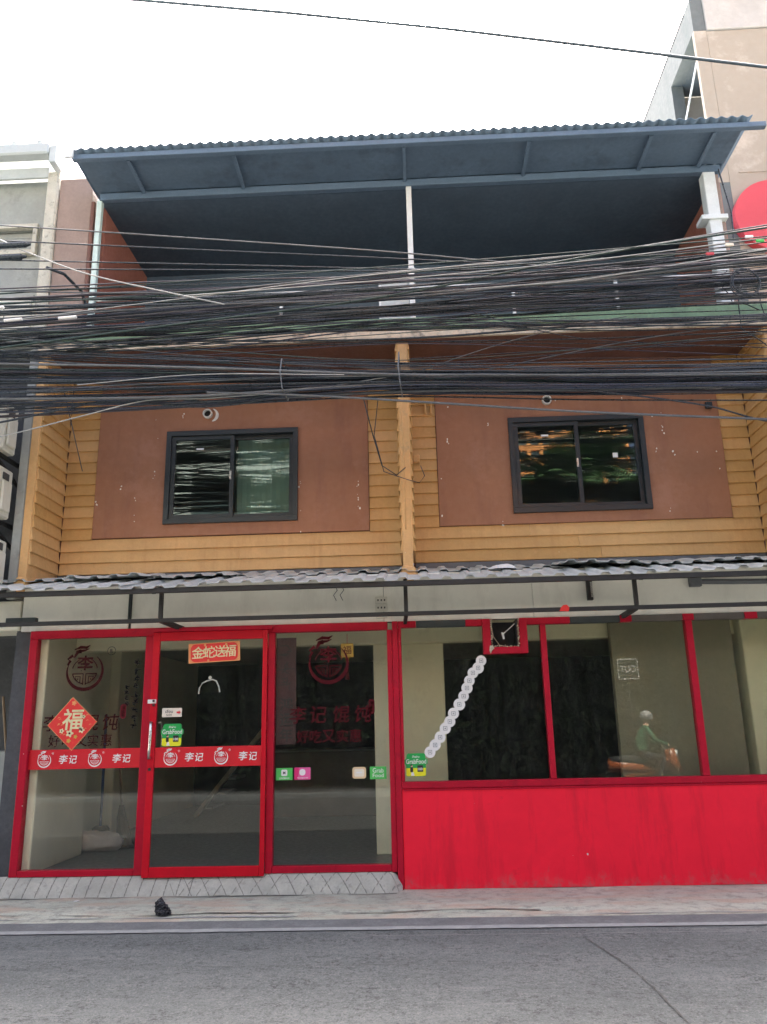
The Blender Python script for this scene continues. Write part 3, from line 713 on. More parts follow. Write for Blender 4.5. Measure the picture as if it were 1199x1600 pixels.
MB().box(.786, .80, .06, .30, 2.30, 2.60).box(1.07, 1.084, .06, .30, 2.30, 2.60).box(.786, 1.084, .06, .30, 2.29, 2.304).box(.78, 1.09, .30, .31, 2.29, 2.60).build('box_lining', 'neigh_dark', AB)
fo = MB(); rr = random.Random(5)
for k in range(46):
    t = k/45
    if t < .33: cx, c_ = .793+rr.uniform(-.004, .010), 2.59-.28*(t/.33)
    elif t < .66: cx, c_ = .79+.29*((t-.33)/.33), 2.309+rr.uniform(-.003, .008)
    else: cx, c_ = 1.077+rr.uniform(-.010, .004), 2.31+.28*((t-.66)/.34)
    r = rr.uniform(.006, .015); v = []
    for a in range(5): v.append((cx+r*math.cos(a*1.256)*rr.uniform(.5, 1.2), -.070+rr.uniform(-.008, .008), c_+r*math.sin(a*1.256)*rr.uniform(.5, 1.2)))
    v.append((cx, -.086, c_)); fo.add(v, [(a, (a+1) % 5, 5) for a in range(5)])
fo.build('torn_foam', 'foam', AB)
MB().add([(.77, -.082, 2.32), (.80, -.09, 2.315), (.815, -.088, 2.29), (.79, -.10, 2.27), (.772, -.085, 2.235), (.762, -.082, 2.27)], [(0,1,2,3,4,5)]).build('torn_flap', 'foam', AB)
MB().tube([(.80, .0, 2.56), (.82, .02, 2.42), (.88, .03, 2.33), (.97, .03, 2.31)], .004, 5).build('loose_wire', 'foam', AB)
MB().tube([(1.05, .02, 2.55), (.98, .0, 2.49), (.93, -.02, 2.45), (.91, -.01, 2.42)], .006, 5).add([(.90, -.02, 2.46), (.925, -.02, 2.455), (.935, -.02, 2.39), (.915, -.02, 2.385)], [(0,1,2,3)]).build('loose_wire', 'white_plastic', AB)

# ------------------------------------------------------------------ shop interior
IN = SH
bx('interior_floor', 'int_floor', IN, -4.4, 4.2, .055, 7.0, .06, .168, 0)
bx('interior_ceiling', 'int_ceiling', IN, -4.4, 4.2, .095, 7.0, 2.72, 2.80, 0)
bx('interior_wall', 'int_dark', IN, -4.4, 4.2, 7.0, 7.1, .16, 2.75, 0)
bx('interior_wall', 'cream', IN, -4.24, -4.22, .06, 7.0, .168, 2.72, 0)
bx('party_wall', 'neigh_dark', IN, -4.32, -4.118, .052, .058, 0, 2.6, 0)
bx('party_wall', 'neigh_dark', IN, -4.32, -4.242, .06, 7.0, 0, 2.9, 0)
bx('interior_wall', 'cream', IN, 4.1, 4.2, .12, 7.0, .168, 2.72, 0)
bx('interior_pillar', 'cream', IN, -4.218, -3.96, .06, 1.35, .168, 2.718, .01)
bx('interior_pillar', 'cream', IN, -4.219, -4.08, 2.55, 3.2, .168, 2.718, .01)
bx('interior_pillar', 'cream', IN, -.50, .32, .97, 1.30, .168, 2.718, .01)
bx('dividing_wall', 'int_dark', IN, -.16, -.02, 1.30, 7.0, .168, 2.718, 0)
bx('interior_partition', 'taupe', IN, 2.18, 3.52, .62, .72, .168, 2.718, .004)
bx('interior_pillar', 'cream', IN, 3.60, 4.09, .55, 1.0, .168, 2.718, .01)
bx('ceiling_beam', 'cream', IN, -3.955, 4.09, .75, .95, 2.45, 2.719, .01)
ct = empty('service_counter', (-1.6, 5.0, .168), 'dark service counter deep inside the shop behind the glass door', 'counter')
bx('body', 'wood_counter', ct, -2.5, -.5, 4.8, 5.3, .168, 1.15, .01); bx('top', 'int_floor', ct, -2.56, -.44, 4.74, 5.36, 1.152, 1.19, .006)
st = empty('staircase', (-3.3, 4.6, .168), parent=SH)
MB().bar((-3.6, 4.9, .20), (-2.2, 4.9, 1.9), .06, .16, up=(0, 1, 0)).build('stringer', 'taupe', st)
for k in range(8): bx('tread', 'int_floor', st, -3.55+.18*k, -3.33+.18*k, 4.95, 5.7, .30+.22*k, .34+.22*k, .004)
# ------------------------------------------------------------------ stickers, lettering and decorations on the glass
GY = -.0045                       # in front of the fixed panes
def logo(mb, cx, cz, R, y, squiggle=True):
    """round brand mark: heavy open ring with a curling tail, the surname on top and a fret pattern below"""
    n = 40; pts = arc(R*.93, 158, 410, n); w = [R*(.04+.14*math.sin(math.pi*min(1, (i/n)*1.02))**.8) for i in range(n+1)]
    mb.stroke(pts, w, y, (cx, cz))
    if squiggle:
        mb.stroke([(-.93*R, .30*R), (-.80*R, .52*R), (-.92*R, .62*R), (-.70*R, .80*R), (-.60*R, .70*R), (-.45*R, .98*R), (-.25*R, 1.02*R)], [.10*R, .14*R, .10*R, .16*R, .10*R, .2*R, .22*R], y, (cx, cz))
        mb.stroke([(-.62*R, 1.10*R), (-.30*R, 1.22*R), (.02*R, 1.20*R), (.20*R, 1.32*R)], [.04*R, .16*R, .14*R, .03*R], y, (cx, cz))
        mb.stroke([(-.38*R, 1.02*R), (-.05*R, 1.06*R), (.16*R, 1.14*R)], [.16*R, .10*R, .03*R], y, (cx, cz))
    mb.stroke(arc(.66*R, 12, 62, 10), .055*R, y, (cx, cz)); mb.stroke(arc(.66*R, 118, 168, 10), .055*R, y, (cx, cz))
    text_geo(mb, '李', cx, cz+.36*R, y, w=.86*R, h=.86*R, bold=.022)
    for s in (-1, 1):
        q = [(s*.07*R, -.70*R), (s*.07*R, -.14*R), (s*.64*R, -.14*R)]+[(s*x_, z_) for x_, z_ in arc(.64*R, -12, -83, 8)]
        mb.stroke(q, .055*R, y, (cx, cz))
        mb.stroke([(s*.22*R, -.62*R), (s*.22*R, -.28*R), (s*.48*R, -.28*R), (s*.42*R, -.46*R), (s*.33*R, -.44*R), (s*.34*R, -.36*R)], .05*R, y, (cx, cz))
    return mb
def marks(mb, cx, z0, z1, w, y, seed, rows):
    """illegible brush characters in a column: clustered strokes"""
    r = random.Random(seed); h = (z0-z1)/rows
    for k in range(rows):
        zc = z0-h*(k+.5)
        for _ in range(7):
            a = r.choice((0, 0, 1.57, .8, -.7))+r.uniform(-.2, .2); l = w*r.uniform(.25, .8); x = cx+r.uniform(-.25, .25)*w; z = zc+r.uniform(-.32, .32)*h
            mb.stroke([(x-l/2*math.cos(a), z-l/2*math.sin(a)), (x, z+r.uniform(-.004, .004)), (x+l/2*math.cos(a), z+l/2*math.sin(a))], [.006, .011, .004], y)
def glass_decal(name, fn, m, label, cat):
    mb = MB(); fn(mb); return tag(mb.build(name, m), label, cat)
glass_decal('logo_decal', lambda b: logo(b, -3.515, 2.17, .205, GY), 'vinyl_dark', 'maroon round shop emblem on the far left glass pane', 'decal')
glass_decal('logo_decal', lambda b: logo(b, -.92, 2.19, .215, GY), 'vinyl_faint', 'faint red round shop emblem on the pane right of the door', 'decal')
def reg(b):
    b.stroke(arc(.043, 0, 345, 20, (-3.24, 2.375)), .005, GY); text_geo(b, 'R', -3.24, 2.375, GY, h=.038)
glass_decal('registered_mark_decal', reg, 'vinyl_grey', 'small circled R mark right of the maroon emblem', 'decal')
def l1(b):
    for s, x in (('李', -3.83), ('记', -3.62), ('馄', -3.41), ('饨', -3.20)): text_geo(b, s, x, 1.64, GY, h=.165, bold=.008, shear=.12)
    for s, x in (('好', -3.785), ('吃', -3.64), ('又', -3.50), ('实', -3.375), ('惠', -3.235)): text_geo(b, s, x, 1.46, GY, h=.12, bold=.006)
glass_decal('lettering_decal', l1, 'vinyl_dark', 'dark maroon chinese lettering partly behind the red diamond', 'lettering')
def l3(b):
    for s, x in (('李', -1.24), ('记', -1.03), ('馄', -.79), ('饨', -.56)): text_geo(b, s, x, 1.665, GY, h=.17, bold=.008, shear=.12)
    for s, x in (('好', -1.19), ('吃', -1.055), ('又', -.92), ('实', -.78), ('惠', -.645)): text_geo(b, s, x, 1.45, GY, h=.125, bold=.006)
glass_decal('lettering_decal', l3, 'vinyl_faint', 'faded red chinese lettering on the pane right of the door', 'lettering')
def seal(cx, czc, m, lab):
    b = MB(); b.plate(rrect(.062, .15, .026), GY, .0006, (cx, czc)); o = b.build('seal_decal', m)
    i = MB(); marks(i, cx, czc+.06, czc-.06, .04, GY-.001, 9, 3); i.build('seal_strokes', 'vinyl_dark', o); return tag(o, lab, 'decal')
seal(-3.075, 1.745, 'vinyl_maroon', 'maroon oval seal mark on the far left pane')
seal(-.475, 1.735, 'vinyl_faint', 'red oval seal mark on the pane right of the door')
glass_decal('calligraphy_decal', lambda b: marks(b, -2.955, 2.28, 1.55, .085, GY, 21, 9), 'vinyl_grey', 'long grey column of brush calligraphy beside the door post', 'lettering')
glass_decal('calligraphy_decal', lambda b: marks(b, -3.05, 2.02, 1.80, .06, GY, 22, 4), 'vinyl_grey', 'short grey column of brush calligraphy above the maroon seal', 'lettering')
# red vinyl bands
def band(x0, x1, zc, y, items, lab):
    o = MB().plate([(x0, zc-.098), (x1, zc-.098), (x1, zc+.098), (x0, zc+.098)], y, .0008).build('vinyl_band', 'vinyl_red')
    tag(o, lab, 'band')
    for k, x in items:
        if k == 'l':
            b = MB(); logo(b, x, zc-.008, .072, y-.0012); text_geo(b, '®', x+.085, zc+.06, y-.0012, h=.022); b.build('emblem', 'ink_white', o)
        else:
            b = MB()
            text_geo(b, '李', x-.05, zc, y-.0012, h=.088, bold=.016, shear=.15); text_geo(b, '记', x+.05, zc-.004, y-.0012, h=.085, bold=.016, shear=.15)
            b.build('lettering', 'ink_white', o)
    return o
band(-4.032, -2.863, 1.278, GY-.001, (('l', -3.87), ('t', -3.62), ('l', -3.34), ('t', -3.06)), 'red vinyl band with white emblems across the far left pane')
band(-2.692, -1.603, 1.278, -.0805, (('l', -2.53), ('t', -2.285), ('l', -2.01), ('t', -1.735)), 'red vinyl band with white emblems across the sliding door glass')
# diamond with the good-luck character
D = empty('festive_diamond', (-3.6, -.01, 1.36), 'red diamond paper with gold good luck character on the left pane', 'poster')
ca, sa = math.cos(rad(3)), math.sin(rad(3))
def dia(r): return [(x*ca-z*sa, x*sa+z*ca) for x, z in ((0, -r), (r*.97, 0), (0, r), (-r*.97, 0))]
MB().plate(dia(.272), GY-.003, .0012, (-3.605, 1.632)).build('border', 'paper_orange', D)
MB().plate(dia(.262), GY-.0045, .0012, (-3.605, 1.632)).build('sheet', 'paper_red', D)
b = MB(); text_geo(b, '福', -3.60, 1.675, GY-.006, h=.215, bold=.016, shear=.06); b.build('lettering', 'gold', D)
rr = random.Random(11)
for x, z, r, m in ((-3.71, 1.56, .022, 'gold'), (-3.625, 1.535, .034, 'gold'), (-3.50, 1.565, .027, 'gold'), (-3.49, 1.70, .018, 'gold'), (-3.60, 1.84, .022, 'paper_orange'), (-3.56, 1.50, .018, 'gold_deep'), (-3.63, 1.46, .02, 'gold_deep')):
    b = MB(); b.plate([(r*(1+.25*math.cos(5*t))*math.cos(t), r*(1+.25*math.cos(5*t))*math.sin(t)) for t in [i*2*math.pi/30 for i in range(30)]], GY-.006, .0006, (x, z)); f_ = b.build('blossom', m, D)
    if m == 'gold': MB().disc(x, GY-.0075, z, r*.33, 10).build('blossom_centre', 'vinyl_maroon', f_)
b = MB()
for _ in range(16):
    a = rr.uniform(0, 6.28); d = rr.uniform(.13, .2); x, z = d*math.cos(a)*.9, d*math.sin(a)*.8
    if abs(x)+abs(z) < .23: b.stroke([(x, z), (x+.014, z+.012), (x+.03, z+.006)], [.003, .008, .002], GY-.006, (-3.605, 1.632))
b.build('gold_sprigs', 'paper_orange', D)
# banner above the door
B = empty('festive_banner', (-2.115, -.08, 2.22), 'red banner with four gold chinese characters on the door glass', 'banner')
tilt = rad(2.2); BC = (-2.115, 2.325); BY = -.0805
rot = lambda pts: [(x*math.cos(tilt)-z*math.sin(tilt), x*math.sin(tilt)+z*math.cos(tilt)) for x, z in pts]
MB().plate(rot(rrect(.545, .205, .006)), BY, .001, BC).build('border', 'paper_orange', B)
MB().plate(rot(rrect(.50, .185, .05)), BY-.0013, .001, BC).build('sheet', 'paper_red', B)
b = MB()
for s, dx in (('金', -.172), ('蛇', -.058), ('送', .058), ('福', .170)):
    text_geo(b, s, BC[0]+dx, BC[1]+dx*math.tan(tilt)+.006, BY-.0028, h=.122, bold=.010, rot=tilt, shear=.08)
b.build('lettering', 'gold', B)
for x, z, r in ((-.10, .08, .013), (.125, .075, .013), (-.06, -.082, .012)):
    MB().disc(BC[0]+x, BY-.0028, BC[1]+z+x*math.tan(tilt), r, 12).build('blossom', 'paper_orange', B)
# slide sign
S_ = empty('slide_sign', (-2.535, -.08, 1.675), 'small cream slide sign with red arrow on the door glass', 'sign')
MB().plate(rrect(.205, .09, .006), -.0805, .001, (-2.535, 1.72)).build('plate', 'st_cream', S_)
b = MB(); text_geo(b, 'เลื่อน', -2.565, 1.733, -.082, h=.036, bold=.01); text_geo(b, 'SLIDE', -2.565, 1.697, -.082, h=.018, bold=.01); b.build('lettering', 'ink_black', S_)
MB().plate([(-.022, -.009), (.0, -.009), (0, -.02), (.022, 0), (0, .02), (0, .009), (-.022, .009)], -.082, .0006, (-2.465, 1.72)).build('arrow', 'vinyl_red', S_)
# delivery stickers
def delivery(cx, czc, y, lab):
    e = empty('delivery_sticker', (cx, y, czc-.12), lab, 'sticker')
    w, h = .20, .225
    o = [(-.09, -.11), (.085, -.11), (.1, -.098), (.1, -.0), (.118, .01), (.118, .055), (.098, .065), (.095, .10), (.082, .113), (-.078, .113), (-.092, .10), (-.098, .06), (-.115, .052), (-.115, .012), (-.1, .0), (-.102, -.098)]
    MB().plate(o, y, .0008, (cx, czc)).build('green_field', 'st_green', e)
    MB().plate([(-.088, -.108), (.083, -.108), (.098, -.096), (.099, -.03), (-.1, -.03), (-.1, -.096)], y-.0011, .0008, (cx, czc)).build('yellow_field', 'st_yellow', e)
    b = MB(); text_geo(b, 'GrabFood', cx+.002, czc+.034, y-.0011, w=.205, h=.046, bold=.012); text_geo(b, 'สั่งผ่าน', cx, czc+.082, y-.0011, h=.024, bold=.01); b.build('lettering', 'ink_white', e)
    MB().plate(rrect(.058, .064, .006), y-.0023, .0008, (cx+.042, czc-.035)).build('price_box', 'ink_black', e)
    b = MB(); text_geo(b, '100', cx+.042, czc-.04, y-.0036, w=.046, h=.026, bold=.02); b.build('price_lettering', 'ink_white', e)
    b = MB().use('ink_black').plate(rrect(.030, .05, .012), y-.0023, .0008, (cx-.045, czc-.045)).use('skin').disc(cx-.044, y-.0024, czc-.01, .011, 12).use('ink_black').plate(arc(.013, 20, 200, 8), y-.0035, .0006, (cx-.045, czc-.006)).use('ink_white').plate([(-.014, -.104), (.022, -.104), (.012, -.066), (-.006, -.066)], y-.0023, .0008, (cx-.04, czc))
    b.build('printed_rider', None, e)
    return e
delivery(-2.525, 1.495, -.0805, 'green and yellow food delivery sticker above the door band')
delivery(-.035, 1.15, GY, 'green and yellow food delivery sticker at the corner of the right windows')
def small_sticker(name, cx, czc, w, h, m, lab, r=.004):
    e = empty(name, (cx, GY, czc-h/2), lab, 'sticker')
    MB().plate(rrect(w, h, r), GY, .0008, (cx, czc)).build('plate', m, e); return e
e = small_sticker('app_sticker', -1.375, 1.088, .168, .118, 'st_lime', 'green sticker with white square at the lower left of the pane')
MB().plate(rrect(.062, .062, .014), GY-.0011, .0008, (-1.375, 1.10)).build('icon', 'ink_white', e); b = MB(); text_geo(b, 'M', -1.375, 1.10, GY-.0022, h=.026, bold=.03); b.build('icon_letter', 'ink_black', e)
b = MB(); text_geo(b, 'LINEMAN', -1.375, 1.048, GY-.0011, w=.10, h=.018, bold=.01); b.build('lettering', 'ink_white', e)
e = small_sticker('app_sticker', -1.19, 1.09, .165, .118, 'st_pink', 'pink sticker with white square beside the green one')
MB().plate([(-.082, -.058), (-.045, -.058), (-.035, .058), (-.082, .058)], GY-.0011, .0008, (-1.19, 1.09)).build('dark_corner', 'st_pinkd', e)
MB().plate(rrect(.062, .062, .026), GY-.0022, .0008, (-1.19, 1.102)).build('icon', 'ink_white', e)
b = MB(); text_geo(b, 'foodpanda', -1.185, 1.048, GY-.0022, w=.11, h=.018, bold=.01); b.build('lettering', 'ink_white', e)
e = small_sticker('app_sticker', -.612, 1.086, .138, .112, 'st_peach', 'peach rounded sticker left of the bright green one', .024)
MB().plate(rrect(.10, .075, .016), GY-.0011, .0008, (-.612, 1.086)).build('inner_field', 'st_cream', e)
MB().plate(rrect(.06, .014, .005), GY-.0022, .0008, (-.612, 1.088)).build('printed_bar', 'ink_white', e)
e = small_sticker('app_sticker', -.42, 1.082, .168, .122, 'st_lime', 'bright green square delivery sticker at the lower right of the pane')
b = MB(); text_geo(b, 'Grab', -.42, 1.106, GY-.0011, w=.11, h=.044, bold=.004); text_geo(b, 'Food', -.42, 1.058, GY-.0011, w=.11, h=.036, bold=.004); b.build('lettering', 'ink_white', e)
# diagonal chain of round stickers
CH = ((.68, 2.17), (.64, 2.10), (.59, 2.045), (.55, 1.97), (.515, 1.90), (.475, 1.815), (.43, 1.735), (.37, 1.65), (.322, 1.57), (.272, 1.495), (.222, 1.42), (.168, 1.345), (.105, 1.265))
ORD = ('first', 'second', 'third', 'fourth', 'fifth', 'sixth', 'seventh', 'eighth', 'ninth', 'tenth', 'eleventh', 'twelfth')
for i, (x, z) in enumerate(CH):
    x += random.uniform(-.006, .006); z += random.uniform(-.006, .006)
    lab = 'topmost white round sticker of the diagonal chain' if i == 0 else 'lowest white round sticker of the chain, touching the green sticker' if i == len(CH)-1 else ORD[i]+' white round sticker from the top of the diagonal chain'
    e = empty('round_sticker', (x, GY, z-.055), lab, 'sticker', 'white round stickers in a diagonal chain')
    MB().disc(x, GY-.0011*(i % 2), z, random.uniform(.053, .060), 28).build('disc', 'ink_white', e)
    q = MB(); q.stroke([(x-.018, z-.018), (x+.018, z-.018), (x+.018, z+.018), (x-.018, z+.018)], .007, GY-.0011*(i % 2)-.0012, closed=True); q.disc(x, GY-.0011*(i % 2)-.0012, z, .008, 8); q.build('printed_mark', 'ink_grey', e)
# hanging things behind the glass
O = empty('hanging_ornament', (-.73, .12, 2.03), 'gold hanging lucky ornament with tassel at the top of the pane', 'ornament')
bx('plaque', 'gold_deep', O, -.80, -.665, .11, .13, 2.25, 2.40, .006); b = MB(); text_geo(b, '福', -.7325, 2.33, .1085, h=.09, bold=.006); b.build('lettering', 'vinyl_maroon', O)
MB().tube([(-.7325, .12, 2.40), (-.7325, .12, 2.50)], .003, 5).build('cord', 'vinyl_red', O)
MB().tube([(-.7325, .12, 2.25), (-.7325, .12, 2.20), (-.7325, .12, 2.14)], .022, 8, taper=.4).build('knot', 'gold_deep', O); MB().tube([(-.7325, .12, 2.15), (-.735, .12, 2.02)], .012, 7, taper=2).build('tassel', 'vinyl_maroon', O)
C_ = empty('couplet_scroll', (-1.385, .03, 1.37), 'vertical faded red paper scroll with black characters at the pane edge', 'scroll')
MB().plate([(-.105, 0), (.105, 0), (.105, 1.09), (-.105, 1.09)], .03, .001, (-1.37, 1.375)).build('paper', 'couplet', C_)
b = MB()
for s, z in (('鸿', 1.78), ('运', 1.62), ('年', 1.47)): text_geo(b, s, -1.365, z, .0285, h=.135, bold=.012)
marks(b, -1.37, 2.42, 1.9, .15, .0285, 5, 3); b.build('lettering', 'ink_black', C_)
H_ = empty('wire_hook', (-2.15, .02, 1.9), 'white bent wire hanger on the door glass below the banner', 'hook')
MB().tube([(-2.27, -.06, 1.90), (-2.265, -.06, 1.96), (-2.235, -.06, 2.01), (-2.19, -.06, 2.03), (-2.13, -.06, 2.045), (-2.09, -.06, 2.03), (-2.06, -.06, 1.97), (-2.05, -.06, 1.915)], .008, 6).build('wire', 'white_plastic', H_)
MB().disc(-2.155, -.062, 2.065, .018, 12).build('suction_cup', 'white_plastic', H_)
# cleaning things inside on the left
K = empty('broom', (-3.62, 1.75, .168), 'broom with brown bristles leaning inside the left pane', 'broom')
MB().tube([(-3.86, 2.0, 1.65), (-3.70, 1.85, .62)], .014, 8).build('handle', 'wood', K)
MB().tube([(-3.705, 1.855, .66), (-3.69, 1.84, .52), (-3.64, 1.79, .34), (-3.58, 1.73, .172)], .03, 10, taper=3.6).build('bristles', 'bristle', K)
K = empty('mop', (-3.93, 1.75, .168), 'dark blue mop pole standing behind the white sack', 'mop')
MB().tube([(-3.97, 1.85, 1.75), (-3.95, 1.85, .42)], .018, 8).build('pole', 'blue_pole', K); bx('mop_head', 'bristle', K, -4.05, -3.85, 1.80, 1.92, .17, .42, .03)
K = MB(); n, m_ = 20, 10; v = []
for j in range(m_+1):
    for i in range(n):
        a = 2*math.pi*i/n; ph = math.pi*(j/m_); r = math.sin(ph)**.6
        v.append((-3.86+.30*r*math.cos(a)*(1+.25*nz(i, j, 0, .6)), 1.55+.19*r*math.sin(a)*(1+.2*nz(i, j, 7, .6)), .168+.105-.105*math.cos(ph)+.05*nz(i*.8, j, 3, .5)*r+.05*r*(math.cos(a) < 0)*(j/m_)))
K.add(v, [(j*n+i, (j+1)*n+i, (j+1)*n+(i+1) % n, j*n+(i+1) % n) for j in range(m_) for i in range(n)])
o = K.build('sack', 'sack', None, smooth=True); o.location.z = .165; tag(o, 'white lumpy sack lying on the shop floor by the broom', 'sack')

# ------------------------------------------------------------------ litter
v = []; f = []; n, m_ = 44, 26
for j in range(m_+1):
    t = j/m_
    for i in range(n):
        a = 2*math.pi*i/n; q = Vector((math.cos(a)*2.2, math.sin(a)*2.2, t*3.2))
        rg = 1-abs(mnoise.noise(q*1.1))*1.1+.35*mnoise.noise(q*2.7)+.15*mnoise.noise(q*6)
        r = .062*(1-t**5)**.5*(.55+.65*rg) if j < m_ else .003
        hh = .14*t*(1-.45*max(0, math.cos(a-.3))-.12*max(0, math.cos(2*a)))
        v.append((-2.27+r*math.cos(a)-.018*t, -.93+r*.8*math.sin(a), -.004+hh+.010*mnoise.noise(q*3.1)*t))
for j in range(m_):
    for i in range(n): f.append((j*n+i, j*n+(i+1) % n, (j+1)*n+(i+1) % n, (j+1)*n+i))
tag(MB().add(v, f).build('plastic_bag', 'black_bag'), 'crumpled black plastic bag lying on the concrete pavement', 'bag')
def scrap(name, x, y, z, s, m, lab, cat, seed, flat=.25):
    r = random.Random(seed); v = []; nn = 9; f = []
    for ring in range(3):
        for i in range(nn):
            a = 2*math.pi*i/nn; q = s*(1, .75, .3)[ring]*r.uniform(.6, 1.2)
            v.append((x+q*math.cos(a)*1.3, y+q*math.sin(a), z+s*flat*(0, .7, 1)[ring]*r.uniform(.5, 1.4)))
    for ring in range(2):
        for i in range(nn): f.append((ring*nn+i, ring*nn+(i+1) % nn, (ring+1)*nn+(i+1) % nn, (ring+1)*nn+i))
    f.append(tuple(2*nn+i for i in range(nn)))
    return tag(MB().add(v, f).build(name, m), lab, cat)
scrap('plastic_scrap', .98, .05, cz(.05)+.02, .13, 'white_plastic', 'crumpled white plastic film lying on the canopy sheets', 'litter', 3, .35)
scrap('paper_scrap', -3.28, -.36, .004, .022, 'white_plastic', 'tiny white paper scrap on the pavement left of the bag', 'litter', 5, .2)
MB_ = MB().add([(1.45, -.433, 2.61), (1.54, -.434, 2.605), (1.55, -.436, 2.645), (1.525, -.440, 2.672), (1.49, -.444, 2.668), (1.465, -.438, 2.645)], [(0,1,2,3,4,5)]); tag(MB_.build('paper_remnant', 'paper_red'), 'torn red paper remnant stuck on the canopy lower bar', 'litter')
# ------------------------------------------------------------------ neighbour on the left
NB = empty('neighbour_house', (-6.5, .3, 0), 'grey rendered neighbour house on the left with pale gutter', 'building')
wall_with_hole('wall', 'neigh', -9.5, -4.36, .18, .36, 6.15, 8.42, (-6.2, -4.645, 7.39, 7.70), NB)
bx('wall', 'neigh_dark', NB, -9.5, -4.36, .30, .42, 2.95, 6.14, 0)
bx('column', 'column', NB, -4.452, -4.302, -.04, .17, 6.0, 8.40, .02)
bx('column', 'neigh', NB, -4.46, -4.352, .0, .29, 2.96, 5.98, .012)
MB().box(-6.2, -4.645, .10, .17, 7.33, 7.39).box(-6.2, -4.645, .10, .17, 7.70, 7.755).box(-4.645, -4.59, .10, .17, 7.33, 7.755).build('window_frame', 'column', NB, .004)
for k in range(4): MB().bar((-5.42, .22, 7.43+.075*k), (-4.65, .22, 7.43+.075*k), .012, .07).build('louvre', 'neigh', NB)
bx('back_board', 'neigh_dark', NB, -6.2, -4.6, .30, .34, 7.3, 7.75, 0)
bx('gutter', 'gutter_metal', NB, -9.5, -4.36, -.26, -.10, 8.50, 8.66, .02)
bx('gutter_end', 'gutter_metal', NB, -4.355, -4.27, -.24, -.02, 8.38, 8.62, .008)
bx('fascia_board', 'gutter_metal', NB, -9.5, -4.455, -.02, .02, 8.33, 8.48, .006)
for k in range(8): MB().tube([(-4.5-.32*k, -.22, 8.67), (-4.5-.32*k, 1.5, 9.1)], .045, 8).build('roof_tile_rib', 'gutter_metal', NB)
MB().add([(-9.5, -.2, 8.655), (-4.30, -.2, 8.655), (-4.30, 3.5, 9.5), (-9.5, 3.5, 9.5)], [(0,1,2,3)]).build('roof', 'gutter_metal', NB)
bx('slab', 'neigh', NB, -9.5, -4.35, -.02, .5, 5.985, 6.14, .01)
bx('lower_beam', 'fascia_low', NB, -9.5, -4.27, .0, .5, 2.62, 2.94, .01)
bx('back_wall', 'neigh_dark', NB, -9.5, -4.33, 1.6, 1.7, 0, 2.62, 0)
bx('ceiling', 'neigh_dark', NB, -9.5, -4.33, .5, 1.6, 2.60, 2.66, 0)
bx('floor', 'pave', NB, -9.5, -4.33, .15, 1.6, -.02, .02, 0)
def ac_unit(x1, z0, lab, w=.80, h=.56, y0=-.32):
    e = empty('air_conditioner', (x1-w/2, y0+.15, z0), lab, 'air conditioner', 'outdoor air conditioner units on the left wall')
    x0 = x1-w; bx('casing', 'ac', e, x0, x1, y0, y0+.30, z0, z0+h, .018)
    cx, c_ = x0+.30, z0+h/2; g = MB()
    for r in (.06, .11, .16, .21): g.stroke(arc(r, 0, 360, 24, (cx, c_)), .010, y0-.006)
    g.build('fan_grille', 'ac_dark', e)
    bx('side_cover', 'ac', e, x1+.001, x1+.035, y0+.05, y0+.24, z0+.06, z0+.40, .012); bx('handle_recess', 'ac_dark', e, x1+.0005, x1+.012, y0+.07, y0+.20, z0+.42, z0+.50, .004)
    for xx in (x0+.1, x1-.1):
        MB().bar((xx, y0-.02, z0-.02), (xx, .30, z0-.02), .04).bar((xx, y0+.02, z0-.04), (xx, .28, z0-.26), .03).build('wall_bracket', 'steel', e)
    return e
ac_unit(-4.505, 4.60, 'ivory outdoor air conditioner, topmost of the three left of the siding')
ac_unit(-4.50, 3.85, 'ivory outdoor air conditioner, middle one of the three left of the siding')
ac_unit(-4.49, 3.06, 'ivory outdoor air conditioner just above the canopy on the left', h=.54)
ac_unit(-4.48, 6.16, 'pale air conditioner on the neighbour ledge behind the cable bundle', h=.42, y0=-.1)
K = MB().tube([(-4.66, .55, 1.95), (-4.45, .75, .02)], .014, 7).build('stick', 'wood'); tag(K, 'long pale stick leaning in the dark gap left of the shop', 'stick')
K = MB().tube([(-4.53, .5, .02), (-4.53, .5, .85), (-4.52, .5, .97), (-4.47, .5, 1.02), (-4.34, .5, 1.03)], .022, 8).build('drain_pipe', 'neigh', smooth=True); tag(K, 'grey bent drain pipe in the gap left of the shop', 'pipe')
K = bx('storage_cabinet', 'neigh', None, -5.2, -4.56, .8, 1.3, .02, 1.35, .01); tag(K, 'grey cabinet in the dark recess left of the shop', 'cabinet')

# ------------------------------------------------------------------ tower on the right
TW = empty('tower_block', (8, 6, 0), 'tall beige rendered tower block behind the right end', 'building')
tx, ty = 4.74, 2.0
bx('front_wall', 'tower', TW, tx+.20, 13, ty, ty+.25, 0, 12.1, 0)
bx('parapet', 'tower_cap', TW, tx+.20, 13, ty-.03, ty+.25, 12.11, 12.75, .01)
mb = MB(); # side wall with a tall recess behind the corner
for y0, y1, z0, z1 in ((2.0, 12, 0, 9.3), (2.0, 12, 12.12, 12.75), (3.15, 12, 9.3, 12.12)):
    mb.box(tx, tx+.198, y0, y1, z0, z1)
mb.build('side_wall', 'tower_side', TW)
bx('corner_post', 'tower', TW, tx, tx+.198, 2.0, 2.08, 9.301, 12.119, .004)
bx('recess_wall', 'concrete_shade', TW, tx+1.3, tx+1.4, 2.26, 4.6, 9.3, 12.1, 0); bx('recess_back', 'tower_cap', TW, tx+.2, tx+1.3, 3.4, 3.5, 9.3, 12.1, 0)
